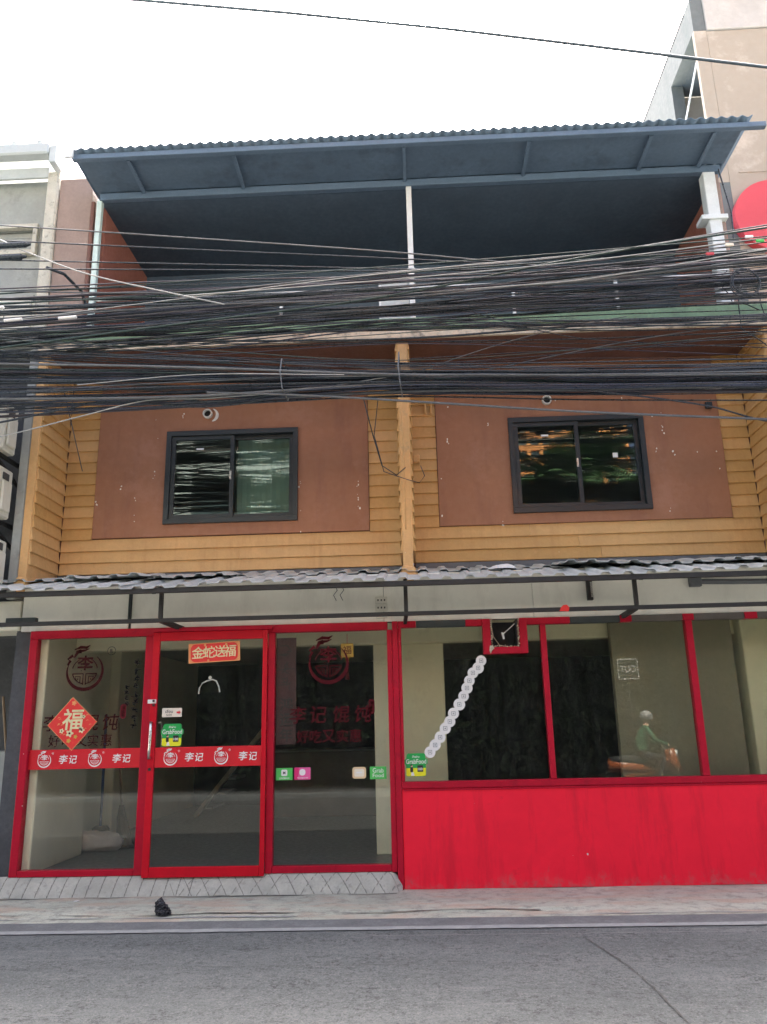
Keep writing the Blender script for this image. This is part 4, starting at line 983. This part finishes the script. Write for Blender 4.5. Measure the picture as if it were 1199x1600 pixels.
bx('recess_floor', 'concrete_shade', TW, tx+.26, tx+1.3, 2.26, 4.6, 9.2, 9.3, 0); bx('recess_ceiling', 'concrete_shade', TW, tx+.2, tx+1.3, 2.26, 3.4, 12.12, 12.2, 0)
bx('recess_window', 'far_glass', TW, tx+.30, tx+.85, 3.37, 3.397, 10.4, 11.2, .004)
for z in (9.6, 9.85): MB().tube([(tx+.05, 2.1, z), (tx+.05, 3.14, z)], .022, 6).build('rail', 'white_post', TW)
MB().tube([(tx+.02, 2.1, 11.6), (tx+.02, 3.1, 10.9)], .018, 6).build('brace_rod', 'white_post', TW)
bx('roof', 'tower_cap', TW, tx, 13, 2.26, 12, 12.70, 12.74, 0)
for z in (9.45, 7.85): bx('groove_band', 'tower', TW, tx+.35, 13, ty-.012, ty-.001, z, z+.03, .002)
SG = empty('round_sign', (5.46, 1.9, 8.0), 'round red wall sign on the beige tower block', 'sign')
v = [(.585*math.cos(2*math.pi*i/56), .585*math.sin(2*math.pi*i/56)) for i in range(56)]
MB().plate(v, 1.86, .13, (5.46, 8.62)).build('sign_face', 'sign_red', SG)
b = MB(); b.plate(rrect(.12, .52, .02), 1.855, .004, (5.47, 8.50)); b.build('grey_emblem', 'gutter_metal', SG)
# ------------------------------------------------------------------ cables
def cable(name, pts, y, r, m, lab, group=None, dy=0.0):
    """pts: (x, z) knots; smooth spline, straight beyond the ends"""
    pts = list(pts); out = []
    def sl(a, b): return (b[1]-a[1])/(b[0]-a[0])
    if pts[0][0] < -3.9: pts = [(-13, pts[0][1]+max(-.12, min(.12, sl(pts[0], pts[1])))*(-13-pts[0][0])), ]+pts
    if pts[-1][0] > 3.2: pts = pts+[(13, pts[-1][1]+max(-.12, min(.12, sl(pts[-2], pts[-1])))*(13-pts[-1][0]))]
    n = len(pts)
    for i in range(n-1):
        p0, p1, p2, p3 = pts[max(i-1, 0)], pts[i], pts[i+1], pts[min(i+2, n-1)]
        m1 = (p2[1]-p0[1])/max(1e-6, p2[0]-p0[0]); m2 = (p3[1]-p1[1])/max(1e-6, p3[0]-p1[0]); h = p2[0]-p1[0]
        k = 8 if h < 6 else 5
        for j in range(k):
            t = j/k; a = (1+2*t)*(1-t)**2*p1[1]+t*(1-t)**2*h*m1+t*t*(3-2*t)*p2[1]+t*t*(t-1)*h*m2
            out.append((p1[0]+h*t, y+dy*(p1[0]+h*t)/4, a))
    out.append((pts[-1][0], y+dy*pts[-1][0]/4, pts[-1][1]))
    o = MB().tube(out, r, 5, cap=False).build(name, m, smooth=True); return tag(o, lab, 'cable', group)
rc = random.Random(12)
KM = ['wire_black']*8+['wire_green']*3+['wire_blue']*3+['wire_grey']*2+['wire_purple']
def bundle(n, zl, zm, zr, lab, group, spread, name='utility_cable', mats=KM, rmin=.004, rmax=.0085):
    for _ in range(n):
        u = rc.random(); f_ = lambda z, d: z[0]+(z[1]-z[0])*max(-.05, min(1.05, u+rc.gauss(0, d)))
        a, b_, c = f_(zl, spread), f_(zm, spread), f_(zr, spread)
        sag = -rc.uniform(0, .05)
        pts = [(-4.3, a), (-2.2, (a+b_)/2+sag*rc.random()+rc.gauss(0, .025)), (-.1, b_), (1.8, (b_+c)/2+sag*rc.random()+rc.gauss(0, .02)), (3.7, c)]
        cable(name, pts, rc.uniform(-1.42, -1.0), rc.uniform(rmin, rmax)*rc.choice((.7, 1, 1, 1, 1.2, 1.9)), rc.choice(mats), lab, group, rc.uniform(-.1, .1))
U = 'thin utility cable strung in the dense upper bundle in front of the balcony'
bundle(44, (5.98, 5.30), (6.00, 5.50), (6.16, 5.55), U, 'cables of the upper bundle', .10)
bundle(20, (5.72, 5.26), (5.78, 5.46), (6.10, 5.62), U, 'cables of the upper bundle', .10)
Lb = 'thin utility cable strung in the dense lower bundle in front of the brown panels'
bundle(44, (5.40, 4.66), (4.97, 4.70), (4.86, 4.56), Lb, 'cables of the lower bundle', .10)
bundle(28, (5.05, 4.66), (4.92, 4.70), (4.80, 4.56), Lb, 'cables of the lower bundle', .10)
bundle(12, (5.60, 5.05), (5.42, 4.95), (5.35, 4.82), 'thin loose utility cable crossing between the two cable bundles', 'loose cables between the bundles', .30, rmin=.004, rmax=.007)
bundle(9, (5.55, 5.20), (5.55, 5.32), (5.52, 5.22), 'thin utility cable running along the green slab edge', 'cables along the slab edge', .25, rmin=.005, rmax=.009)
for nm, pts, y, r, m, lab in (
    ('top1', [(-4.3, 6.80), (-2.22, 6.54), (-.2, 6.28), (1.04, 6.09), (2.38, 5.88)], -1.2, .008, 'wire_grey', 'highest of the four single cables slanting across the balcony'),
    ('top2', [(-4.28, 6.6), (-2.21, 6.39), (-.2, 6.19), (1.11, 6.05), (2.39, 5.92)], -1.22, .008, 'wire_black', 'second highest single cable slanting across the balcony'),
    ('top3', [(-4.26, 6.39), (-2.2, 6.24), (-.2, 6.09), (1.75, 5.95)], -1.18, .008, 'wire_black', 'third highest single cable slanting across the balcony'),
    ('top4', [(-4.24, 6.24), (-2.2, 6.13), (-.2, 6.02), (1.75, 5.98), (3.6, 6.0)], -1.25, .008, 'wire_black', 'lowest of the four single cables just above the upper bundle'),
    ('diag', [(-4.27, 6.49), (-3.84, 6.29), (-3.2, 6.01), (-2.25, 5.73), (-1.78, 5.6)], -1.45, .0075, 'wire_pale', 'pale cable dropping steeply from the left into the bundle'),
    ('wlow', [(-4.04, 4.34), (-3.66, 4.42), (-3.16, 4.54), (-2.56, 4.67), (-1.95, 4.67), (-1.0, 4.72), (-.2, 4.82)], -1.3, .0065, 'wire_pale', 'pale cable rising from the left below the lower bundle'),
    ('thick', [(-1.95, 4.71), (-.99, 4.64), (.01, 4.54), (1.61, 4.37), (3.41, 4.22)], -1.35, .012, 'wire_grey', 'grey cable sloping down across the top of the right window'),
    ('sag', [(-4.06, 4.5), (-3.55, 4.59), (-2.97, 4.69), (-2.4, 4.69), (-1.85, 4.64), (-1.25, 4.7), (-.23, 4.8)], -1.28, .011, 'wire_black', 'black cable sagging below the lower bundle above the left window'),
    ('sag2', [(-.23, 4.8), (.4, 4.69), (1.33, 4.65), (2.0, 4.56), (2.84, 4.4), (3.41, 4.22)], -1.3, .009, 'wire_black', 'black cable sagging below the lower bundle on the right'),
    ('sag3', [(-2.56, 4.66), (-2.1, 4.60), (-1.6, 4.62), (-1.0, 4.74), (-.1, 4.84)], -1.26, .008, 'wire_black', 'thin black cable looping just above the left window'),
    ('x1', [(-.04, 4.75), (1.04, 4.95), (2.31, 5.17), (3.57, 5.32)], -1.2, .006, 'wire_grey', 'thin grey cable rising to the right from the centre fin'),
    ('x2', [(-.04, 4.86), (.79, 5.13), (1.37, 5.28), (2.2, 5.42)], -1.21, .005, 'wire_grey', 'short thin cable rising steeply right of the centre fin'),
    ('x3', [(.43, 5.61), (1.68, 5.2), (3.52, 5.01)], -1.23, .005, 'wire_black', 'thin cable dropping from the slab edge towards the right'),
    ('x4', [(.03, 5.06), (1.67, 5.09), (2.92, 5.08), (3.53, 5.08)], -1.19, .005, 'wire_black', 'single level cable under the slab on the right'),
    ('r1', [(-4.14, 5.24), (-2.17, 5.44), (-.21, 5.64), (1.75, 5.98), (3.7, 6.24)], -1.4, .012, 'wire_green', 'green black cable rising across the whole upper bundle'),
    ('r2', [(-4.2, 5.9), (-2.2, 5.80), (-.2, 5.92), (1.75, 6.02), (3.7, 6.28)], -1.38, .008, 'wire_grey', 'grey cable along the top of the upper bundle towards the red sign'),
    ('w1', [(-2.2, 5.72), (-.2, 5.80), (1.8, 5.92), (3.7, 6.10)], -1.44, .006, 'wire_pale', 'pale cable rising through the right half of the upper bundle'),
    ('w2', [(-4.3, 5.50), (-2.6, 5.66), (-.2, 5.88), (1.8, 6.0)], -1.43, .005, 'wire_pale', 'pale cable rising through the left half of the upper bundle'),
    ('w3', [(.6, 5.66), (1.8, 5.72), (3.7, 5.98)], -1.44, .006, 'wire_pale', 'short pale cable in the lower right of the upper bundle'),
    ('w4', [(-3.2, 4.80), (-2.0, 4.86), (-.6, 4.80)], -1.44, .0045, 'wire_pale', 'thin pale cable inside the lower bundle on the left')):
    cable('utility_cable', pts, y, r, m, lab)
# the single cable across the sky
sc_ = [(-13, -1.8, 10.55)]+[(x, -1.8, z) for x, z in ((-4.6, 9.35), (-2.735, 9.05), (-1.124, 8.771), (.535, 8.453), (2.134, 8.107), (3.671, 7.773), (5.5, 7.36))]+[(13, -1.8, 5.6)]
tag(MB().tube(sc_, .0155, 6, cap=False).build('utility_cable', 'wire_sky', smooth=True), 'single dark cable crossing the white sky above the roof', 'cable')
# drops and tangles hanging off the bundles
def drop(pts, r, m, lab): tag(MB().tube(pts, r, 5).build('hanging_cable', m, smooth=True), lab, 'cable')
drop([(-3.55, -1.0, 5.0), (-3.50, -.8, 4.6), (-3.45, -.6, 4.2)], .005, 'wire_black', 'thin wire hanging down in front of the left fin')
drop([(-.45, -1.0, 4.75), (-.38, -.6, 4.5), (-.30, -.3, 4.25), (-.15, -.1, 4.2), (-.05, -.05, 4.3)], .006, 'wire_black', 'black wire looping from the bundle to the centre fin')
drop([(-.30, -1.0, 4.72), (-.36, -.7, 4.45), (-.28, -.3, 4.18), (-.04, -.06, 4.16), (.10, -.04, 4.12), (.16, -.04, 4.2), (.12, -.04, 4.32)], .005, 'wire_black', 'second thin wire knotted around the centre fin')
drop([(-.06, -.06, 5.6), (-.075, -.05, 5.0), (-.06, -.04, 4.4), (-.065, -.03, 3.6)], .006, 'siding_fin', 'painted wire running down the face of the centre fin')
rc2 = random.Random(31)
for k, lab in enumerate(('coiled black wire at the far right above the lower bundle', 'loose black loop at the far right below the slab', 'tangled thin wire hanging at the far right edge')):
    p = [(3.30+.12*k, -1.1, 5.95-.12*k)]
    for j in range(7): q = p[-1]; p.append((q[0]+rc2.uniform(-.10, .12), q[1]+rc2.uniform(-.05, .05), q[2]-rc2.uniform(.05, .16)))
    drop(p, .006, 'wire_black', lab)
for x, z, m, lab in ((3.50, 6.05, 'st_lime', 'lime green tag tied to the cables below the red sign'), (3.40, 6.10, 'white_plastic', 'white plastic tag on the cables near the red sign'), (3.0, 5.93, 'sign_red', 'red tag on the cables at the right'), (3.2, 6.02, 'st_cream', 'cream tag on the cables at the right')):
    tag(MB().box(x-.04, x+.04, -1.46, -1.44, z-.014, z+.016).build('cable_tag', m, None, .006), lab, 'tag')
for k, (x, z) in enumerate(((-4.1, 5.66), (-3.9, 5.52), (-3.35, 5.52))):
    tag(MB().tube([(x-.09, -1.45, z), (x+.09, -1.45, z+.01)], .016, 6).build('cable_sleeve', 'white_plastic'), ('upper white cable sleeve at the left end of the bundle', 'lower white cable sleeve at the left end of the bundle', 'white cable sleeve in front of the left fin top')[k], 'sleeve', 'white cable sleeves')
drop([(-3.75, -.2, 6.4), (-3.72, -.4, 6.45), (-3.8, -.7, 6.5), (-3.9, -.9, 6.46)], .018, 'wire_black', 'thick black cable end bent at the left balcony post')

# ------------------------------------------------------------------ across the street (seen mirrored in the panes)
def far_block(name, lab, x0, x1, y, nf, nb, m, h=3.1, z0=0, pw=.45):
    e = empty(name, ((x0+x1)/2, y-4, 0), lab, 'building')
    w = (x1-x0)/nb; mb = MB()
    mb.box(x0, x1, y-8, y-.5, z0, z0+nf*h)
    for f_ in range(nf+1): mb.box(x0, x1, y-.5, y, z0+f_*h-.5, z0+f_*h+.6)
    for i in range(nb+1): mb.box(x0+i*w-pw, x0+i*w+pw, y-.5, y+.02, z0, z0+nf*h)
    mb.build('wall', m, e)
    for f_ in range(nf):
        for i in range(nb): bx('window', 'far_glass', e, x0+i*w+pw+.01, x0+(i+1)*w-pw-.01, y-.42, y-.38, z0+f_*h+.61, z0+(f_+1)*h-.51, 0)
    return e
far_block('apartment_block', 'tall orange apartment tower far across the street mirrored in the right upper window', 15, 46, -150, 10, 12, 'orange', 2.9, 40, .38)
bx('tower_base', 'orange', bpy.data.objects['apartment_block'], 15, 46, -158, -150.2, 0, 39.4, 0)
far_block('apartment_block', 'grey office block across the street mirrored in the left upper window', -20, .5, -22, 5, 6, 'grey_far')
def palm(x, y, h, lab, seed):
    r = random.Random(seed); e = empty('palm_tree', (x, y, 0), lab, 'palm tree', 'palm trees across the street')
    MB().tube([(x, y, 0), (x+.1, y, h*.4), (x+.05, y, h*.8), (x, y, h)], .17, 8, taper=.7).build('trunk', 'trunk', e)
    mb = MB()
    for k in range(58):
        a = r.uniform(0, 6.283); el = r.uniform(-.5, 1.35); L = r.uniform(1.4, 2.5); p = []
        for j in range(9):
            t = j/8; rr_ = L*t*math.cos(el*(1-.3*t)); p.append(Vector((x+rr_*math.cos(a), y+rr_*math.sin(a), h+L*t*math.sin(el)-1.0*t*t*L*.5)))
        side = Vector((-math.sin(a), math.cos(a), 0))
        for j in range(1, 9):
            for q in (0, .33, .66):
                c = p[j-1].lerp(p[j], q); d = (p[j]-p[j-1]).normalized(); l = .55*math.sin(math.pi*(.12+.85*(j-1+q)/8))
                for s in (-1, 1):
                    tip = c+side*s*l+d*l*.7+Vector((0, 0, -.25*l)); mb.add([c-d*.035, c+d*.035, tip], [(0, 1, 2)])
    mb.build('crown', 'palm_leaf', e)
palm(4.3, -13.6, 8.6, 'tall palm across the street, nearest the orange block corner', 1); palm(6.0, -14.4, 9.4, 'tallest palm across the street', 2); palm(7.4, -13.8, 7.8, 'shortest palm across the street at the right', 3)
mb = MB(); r = random.Random(8)
for _ in range(80000):
    x = r.uniform(-18, 18); z = r.random()**.8*(4.7+.8*nz(x, 0, 0, .5)+max(0, min(.5, (x-1)*.5))); y = -11.6+r.gauss(0, .4); a = Vector((r.gauss(0, 1), r.gauss(0, 1), r.gauss(0, 1))).normalized()*r.uniform(.05, .11); b_ = a.cross(Vector((r.gauss(0, 1), r.gauss(0, 1), r.gauss(0, 1)))).normalized()*r.uniform(.025, .05)
    c = Vector((x, y, z+.1)); mb.add([c-a, c+b_, c+a, c-b_], [(0, 1, 2, 3)])
for i in range(24):
    x = -18+1.5*i; mb.box(x, x+1.5, -12.5, -12.2, 0, 3.9+.4*nz(x, 5, 0, .6)+max(0, min(.5, (x-1)*.5)))
tag(mb.build('hedge', 'leaf'), 'dense green hedge along the far side of the street', 'hedge', kind='stuff')
OS = empty('parking_sign', (4.95, -10.7, 0), 'dark out sign on a post across the street mirrored in the window', 'sign')
MB().tube([(4.95, -10.75, 0), (4.95, -10.75, 2.5)], .03, 8).build('post', 'steel', OS); bx('board', 'sign_dark', OS, 4.70, 5.20, -10.70, -10.66, 2.42, 2.92, .004)
b = MB(); b.stroke([(-.225, -.225), (.225, -.225), (.225, .225), (-.225, .225)], .02, 0, closed=True); text_geo(b, 'OUT', 0, 0, 0, w=.36, h=.15, bold=.01)
b.v = [(4.95-x, -10.654, 2.67+z) for x, y, z in b.v]; b.build('lettering', 'ink_white', OS)

# splice closures, ties and coils on the cable bundles
def splice(x, z, lab, L=.28, m='wire_black'):
    e = empty('splice_box', (x, -1.46, z), lab, 'splice box')
    MB().tube([(x-L/2, -1.46, z), (x-L/2+.04, -1.46, z), (x+L/2-.04, -1.46, z), (x+L/2, -1.46, z)], .032, 9).build('sleeve', m, e)
    for q in (-1, 1): MB().tube([(x+q*L/2, -1.46, z), (x+q*(L/2+.05), -1.46, z+.002)], .026, 8, taper=.5).build('end_cap', m, e)
splice(-4.0, 6.37, 'black splice sleeve on the third single cable at the far left', .3); splice(-4.05, 6.23, 'black splice sleeve on the lowest single cable at the far left', .34)
def tie(x, z0, z1, lab, m='wire_black'):
    tag(MB().tube([(x, -1.47, z1), (x-.012, -1.49, (z0+z1)/2), (x+.004, -1.46, z0), (x+.02, -1.2, z0-.02), (x+.015, -.98, (z0+z1)/2), (x, -1.2, z1+.02), (x, -1.47, z1)], .007, 5).build('cable_tie', m), lab, 'cable tie')
tie(-.07, 4.67, 5.0, 'pale wire tied round the lower bundle at the centre fin', 'wire_grey'); tie(-1.2, 4.68, 4.98, 'thin wire ring tied round the lower bundle left of centre', 'wire_grey')
def coil(x, z, r, n, lab):
    p = []
    for k in range(n*14): a = k/14*6.283; p.append((x+r*math.cos(a)*(1+.1*math.sin(k*.37)), -1.45+.02*math.sin(k*.61), z+r*math.sin(a)*(1+.12*math.cos(k*.29))))
    tag(MB().tube(p, .005, 5).build('cable_coil', 'wire_black', smooth=True), lab, 'cable')
coil(3.30, 5.60, .14, 4, 'small coil of black cable at the right end of the upper bundle')
# ------------------------------------------------------------------ rider on a motorcycle beside the camera (seen mirrored in the right pane)
M['moto_orange'] = mat('orange_fairing', (.34, .09, .03), .35, .08, 4, .02)
M['jacket'] = mat('green_jacket', (.03, .13, .06), .7, .15, 6, .2, 40)
M['trousers'] = mat('dark_trousers', (.03, .03, .035), .8, .15, 6, .2, 40)
M['tyre'] = mat('rubber_tyre', (.02, .02, .02), .8, .1)
def moto(ox, oy):
    B = empty('motorcycle', (ox, oy, 0), 'orange motorcycle across from the shop, mirrored in the right window', 'motorcycle')
    def ring(cx, R, r, n=28, m=8):
        mb = MB(); v = []; f = []
        for i in range(n):
            for j in range(m):
                a, b_ = 6.2832*i/n, 6.2832*j/m; q = R+r*math.cos(b_); v.append((ox+cx+q*math.cos(a), oy+r*math.sin(b_), R+r-.012+q*math.sin(a)))
        for i in range(n):
            for j in range(m): f.append((i*m+j, ((i+1) % n)*m+j, ((i+1) % n)*m+(j+1) % m, i*m+(j+1) % m))
        return mb.add(v, f)
    for cx in (-.62, .62):
        w = ring(cx, .235, .045).build('wheel', 'tyre', B, smooth=True); zc = .268
        sp = MB()
        for k in range(6): a = k*1.047; sp.bar((ox+cx, oy, zc), (ox+cx+.2*math.cos(a), oy, zc+.2*math.sin(a)), .02)
        sp.build('spokes', 'chrome', w)
    L = lambda pts: [(ox+x, oy+y, z) for x, y, z in pts]
    MB().tube(L([(-.62, .0, .27), (-.35, 0, .48), (-.1, 0, .5), (.2, 0, .52), (.42, 0, .75)]), .075, 8).build('chassis', 'moto_orange', B, smooth=True)
    MB().tube(L([(.62, .0, .27), (.5, 0, .6), (.42, 0, .92)]), .03, 8).build('fork', 'chrome', B)
    MB().tube(L([(.55, .0, .5), (.48, 0, .72), (.44, 0, .95)]), .13, 10, taper=.75).build('front_fairing', 'moto_orange', B, smooth=True)
    MB().tube(L([(-.75, 0, .72), (-.45, 0, .76), (-.1, 0, .74), (.12, 0, .72)]), .10, 10, taper=.9).build('seat', 'tyre', B, smooth=True)
    MB().tube(L([(-.78, 0, .66), (-.4, 0, .62), (.0, 0, .58)]), .13, 10, taper=.8).build('tail_fairing', 'moto_orange', B, smooth=True)
    MB().tube(L([(.36, -.32, 1.0), (.43, -.1, .98), (.43, .1, .98), (.36, .32, 1.0)]), .016, 7).build('handlebar', 'chrome', B)
    MB().tube(L([(.54, 0, .86), (.58, 0, .86)]), .075, 12).build('headlight', 'white_plastic', B)
    for s_ in (-1, 1): MB().tube(L([(.40, s_*.25, 1.0), (.38, s_*.3, 1.14)]), .008, 5).disc(ox+.38, oy+s_*.3, 1.17, .05, 12, .015).build('mirror', 'tyre', B)
    P_ = empty('person', (ox-.15, oy, 0), 'rider in a green jacket seated on the orange motorcycle', 'person')
    J = {'pel': (-.15, 0, .86, .15, .16), 'sp': (-.11, 0, 1.05, .14, .17), 'ch': (-.02, 0, 1.27, .14, .19), 'nk': (.03, 0, 1.43, .06, .06), 'hd': (.06, 0, 1.52, .075, .08), 'top': (.07, 0, 1.62, .07, .07)}
    E_ = [('pel', 'sp'), ('sp', 'ch'), ('ch', 'nk'), ('nk', 'hd'), ('hd', 'top')]
    for n_, s_ in (('l', 1), ('r', -1)):
        J.update({'sh'+n_: (-.01, s_*.19, 1.34, .065, .065), 'el'+n_: (.12, s_*.29, 1.12, .048, .048), 'wr'+n_: (.33, s_*.27, 1.04, .034, .034), 'ha'+n_: (.39, s_*.265, 1.02, .038, .03),
                  'hp'+n_: (-.10, s_*.10, .83, .10, .10), 'kn'+n_: (.28, s_*.17, .80, .068, .068), 'an'+n_: (.14, s_*.17, .36, .045, .045), 'he'+n_: (.16, s_*.17, .29, .045, .04), 'to'+n_: (.30, s_*.18, .28, .04, .03)})
        E_ += [('ch', 'sh'+n_), ('sh'+n_, 'el'+n_), ('el'+n_, 'wr'+n_), ('wr'+n_, 'ha'+n_), ('pel', 'hp'+n_), ('hp'+n_, 'kn'+n_), ('kn'+n_, 'an'+n_), ('an'+n_, 'he'+n_), ('he'+n_, 'to'+n_)]
    ks = list(J); me = bpy.data.meshes.new('body'); me.from_pydata([J[k][:3] for k in ks], [(ks.index(a), ks.index(b_)) for a, b_ in E_], [])
    o = bpy.data.objects.new('body', me); COL.objects.link(o)
    sm = o.modifiers.new('skin', 'SKIN'); o.modifiers.new('sub', 'SUBSURF').levels = 2
    for i, k in enumerate(ks): me.skin_vertices[0].data[i].radius = J[k][3:]; me.skin_vertices[0].data[i].use_root = (k == 'pel')
    dg = bpy.context.evaluated_depsgraph_get(); m2 = bpy.data.meshes.new_from_object(o.evaluated_get(dg)); bpy.data.objects.remove(o)
    m2.materials.clear()
    for q in ('jacket', 'trousers', 'skin'): m2.materials.append(M[q])
    for p in m2.polygons:
        c = p.center; p.material_index = 2 if (c.z > 1.42 or (c.x > .345 and c.z > .95)) else (1 if c.z < .93 and not (abs(c.y) > .2 and c.z > .95) else 0)
    m2.shade_smooth(); place('body', m2, (ox, oy, 0), P_)
    hm = MB(); v = []; f = []; n, m_ = 18, 10
    for j in range(m_+1):
        ph = j/m_*1.95
        for i in range(n): a = 6.2832*i/n; v.append((ox+.055+.135*math.sin(ph)*math.cos(a), oy+.118*math.sin(ph)*math.sin(a), 1.575+.135*math.cos(ph)))
    for j in range(m_):
        for i in range(n): f.append((j*n+i, (j+1)*n+i, (j+1)*n+(i+1) % n, j*n+(i+1) % n))
    hm.add(v, f).build('helmet', 'ink_grey', P_, smooth=True)
moto(4.55, -8.3)
# paint chips on the brown panels (too small to pick apart)
CP = [(-3.342, 4.245), (-3.347, 4.06), (-3.342, 3.98), (-3.109, 5.037), (-3.146, 5.284), (-3.123, 4.555), (-3.821, 4.213), (-1.328, 4.394), (-1.326, 4.049), (-0.629, 4.394), (-0.629, 4.345), (-0.632, 4.185), (-0.633, 4.081), (-1.325, 3.79), (-2.809, 5.322), (-3.527, 4.43), (0.374, 4.391), (0.363, 3.93), (0.972, 5.058), (0.463, 4.861), (1.81, 5.344), (2.098, 5.341), (3.059, 4.912), (3.058, 4.97), (3.157, 4.639), (2.952, 4.638), (3.443, 4.62), (3.679, 4.402), (3.046, 3.934), (2.682, 3.939), (2.618, 5.329), (2.957, 5.098), (3.669, 4.62), (0.491, 5.312), (1.076, 3.836), (3.068, 5.135)]
mb = MB(); r = random.Random(77)
for x, z in CP:
    for q in range(r.choice((1, 1, 2, 3))):
        xx = x+(q and r.uniform(-.02, .02)); zz = z+(q and r.uniform(-.05, .05)); w = r.uniform(.004, .013)
        mb.plate([(w*r.uniform(.5, 1.2)*math.cos(k*1.047), w*r.uniform(.5, 1.6)*math.sin(k*1.047)) for k in range(6)], .7035, .0012, (xx, zz))
o = mb.build('paint_chips', 'fascia', SH); o['kind'] = 'stuff'
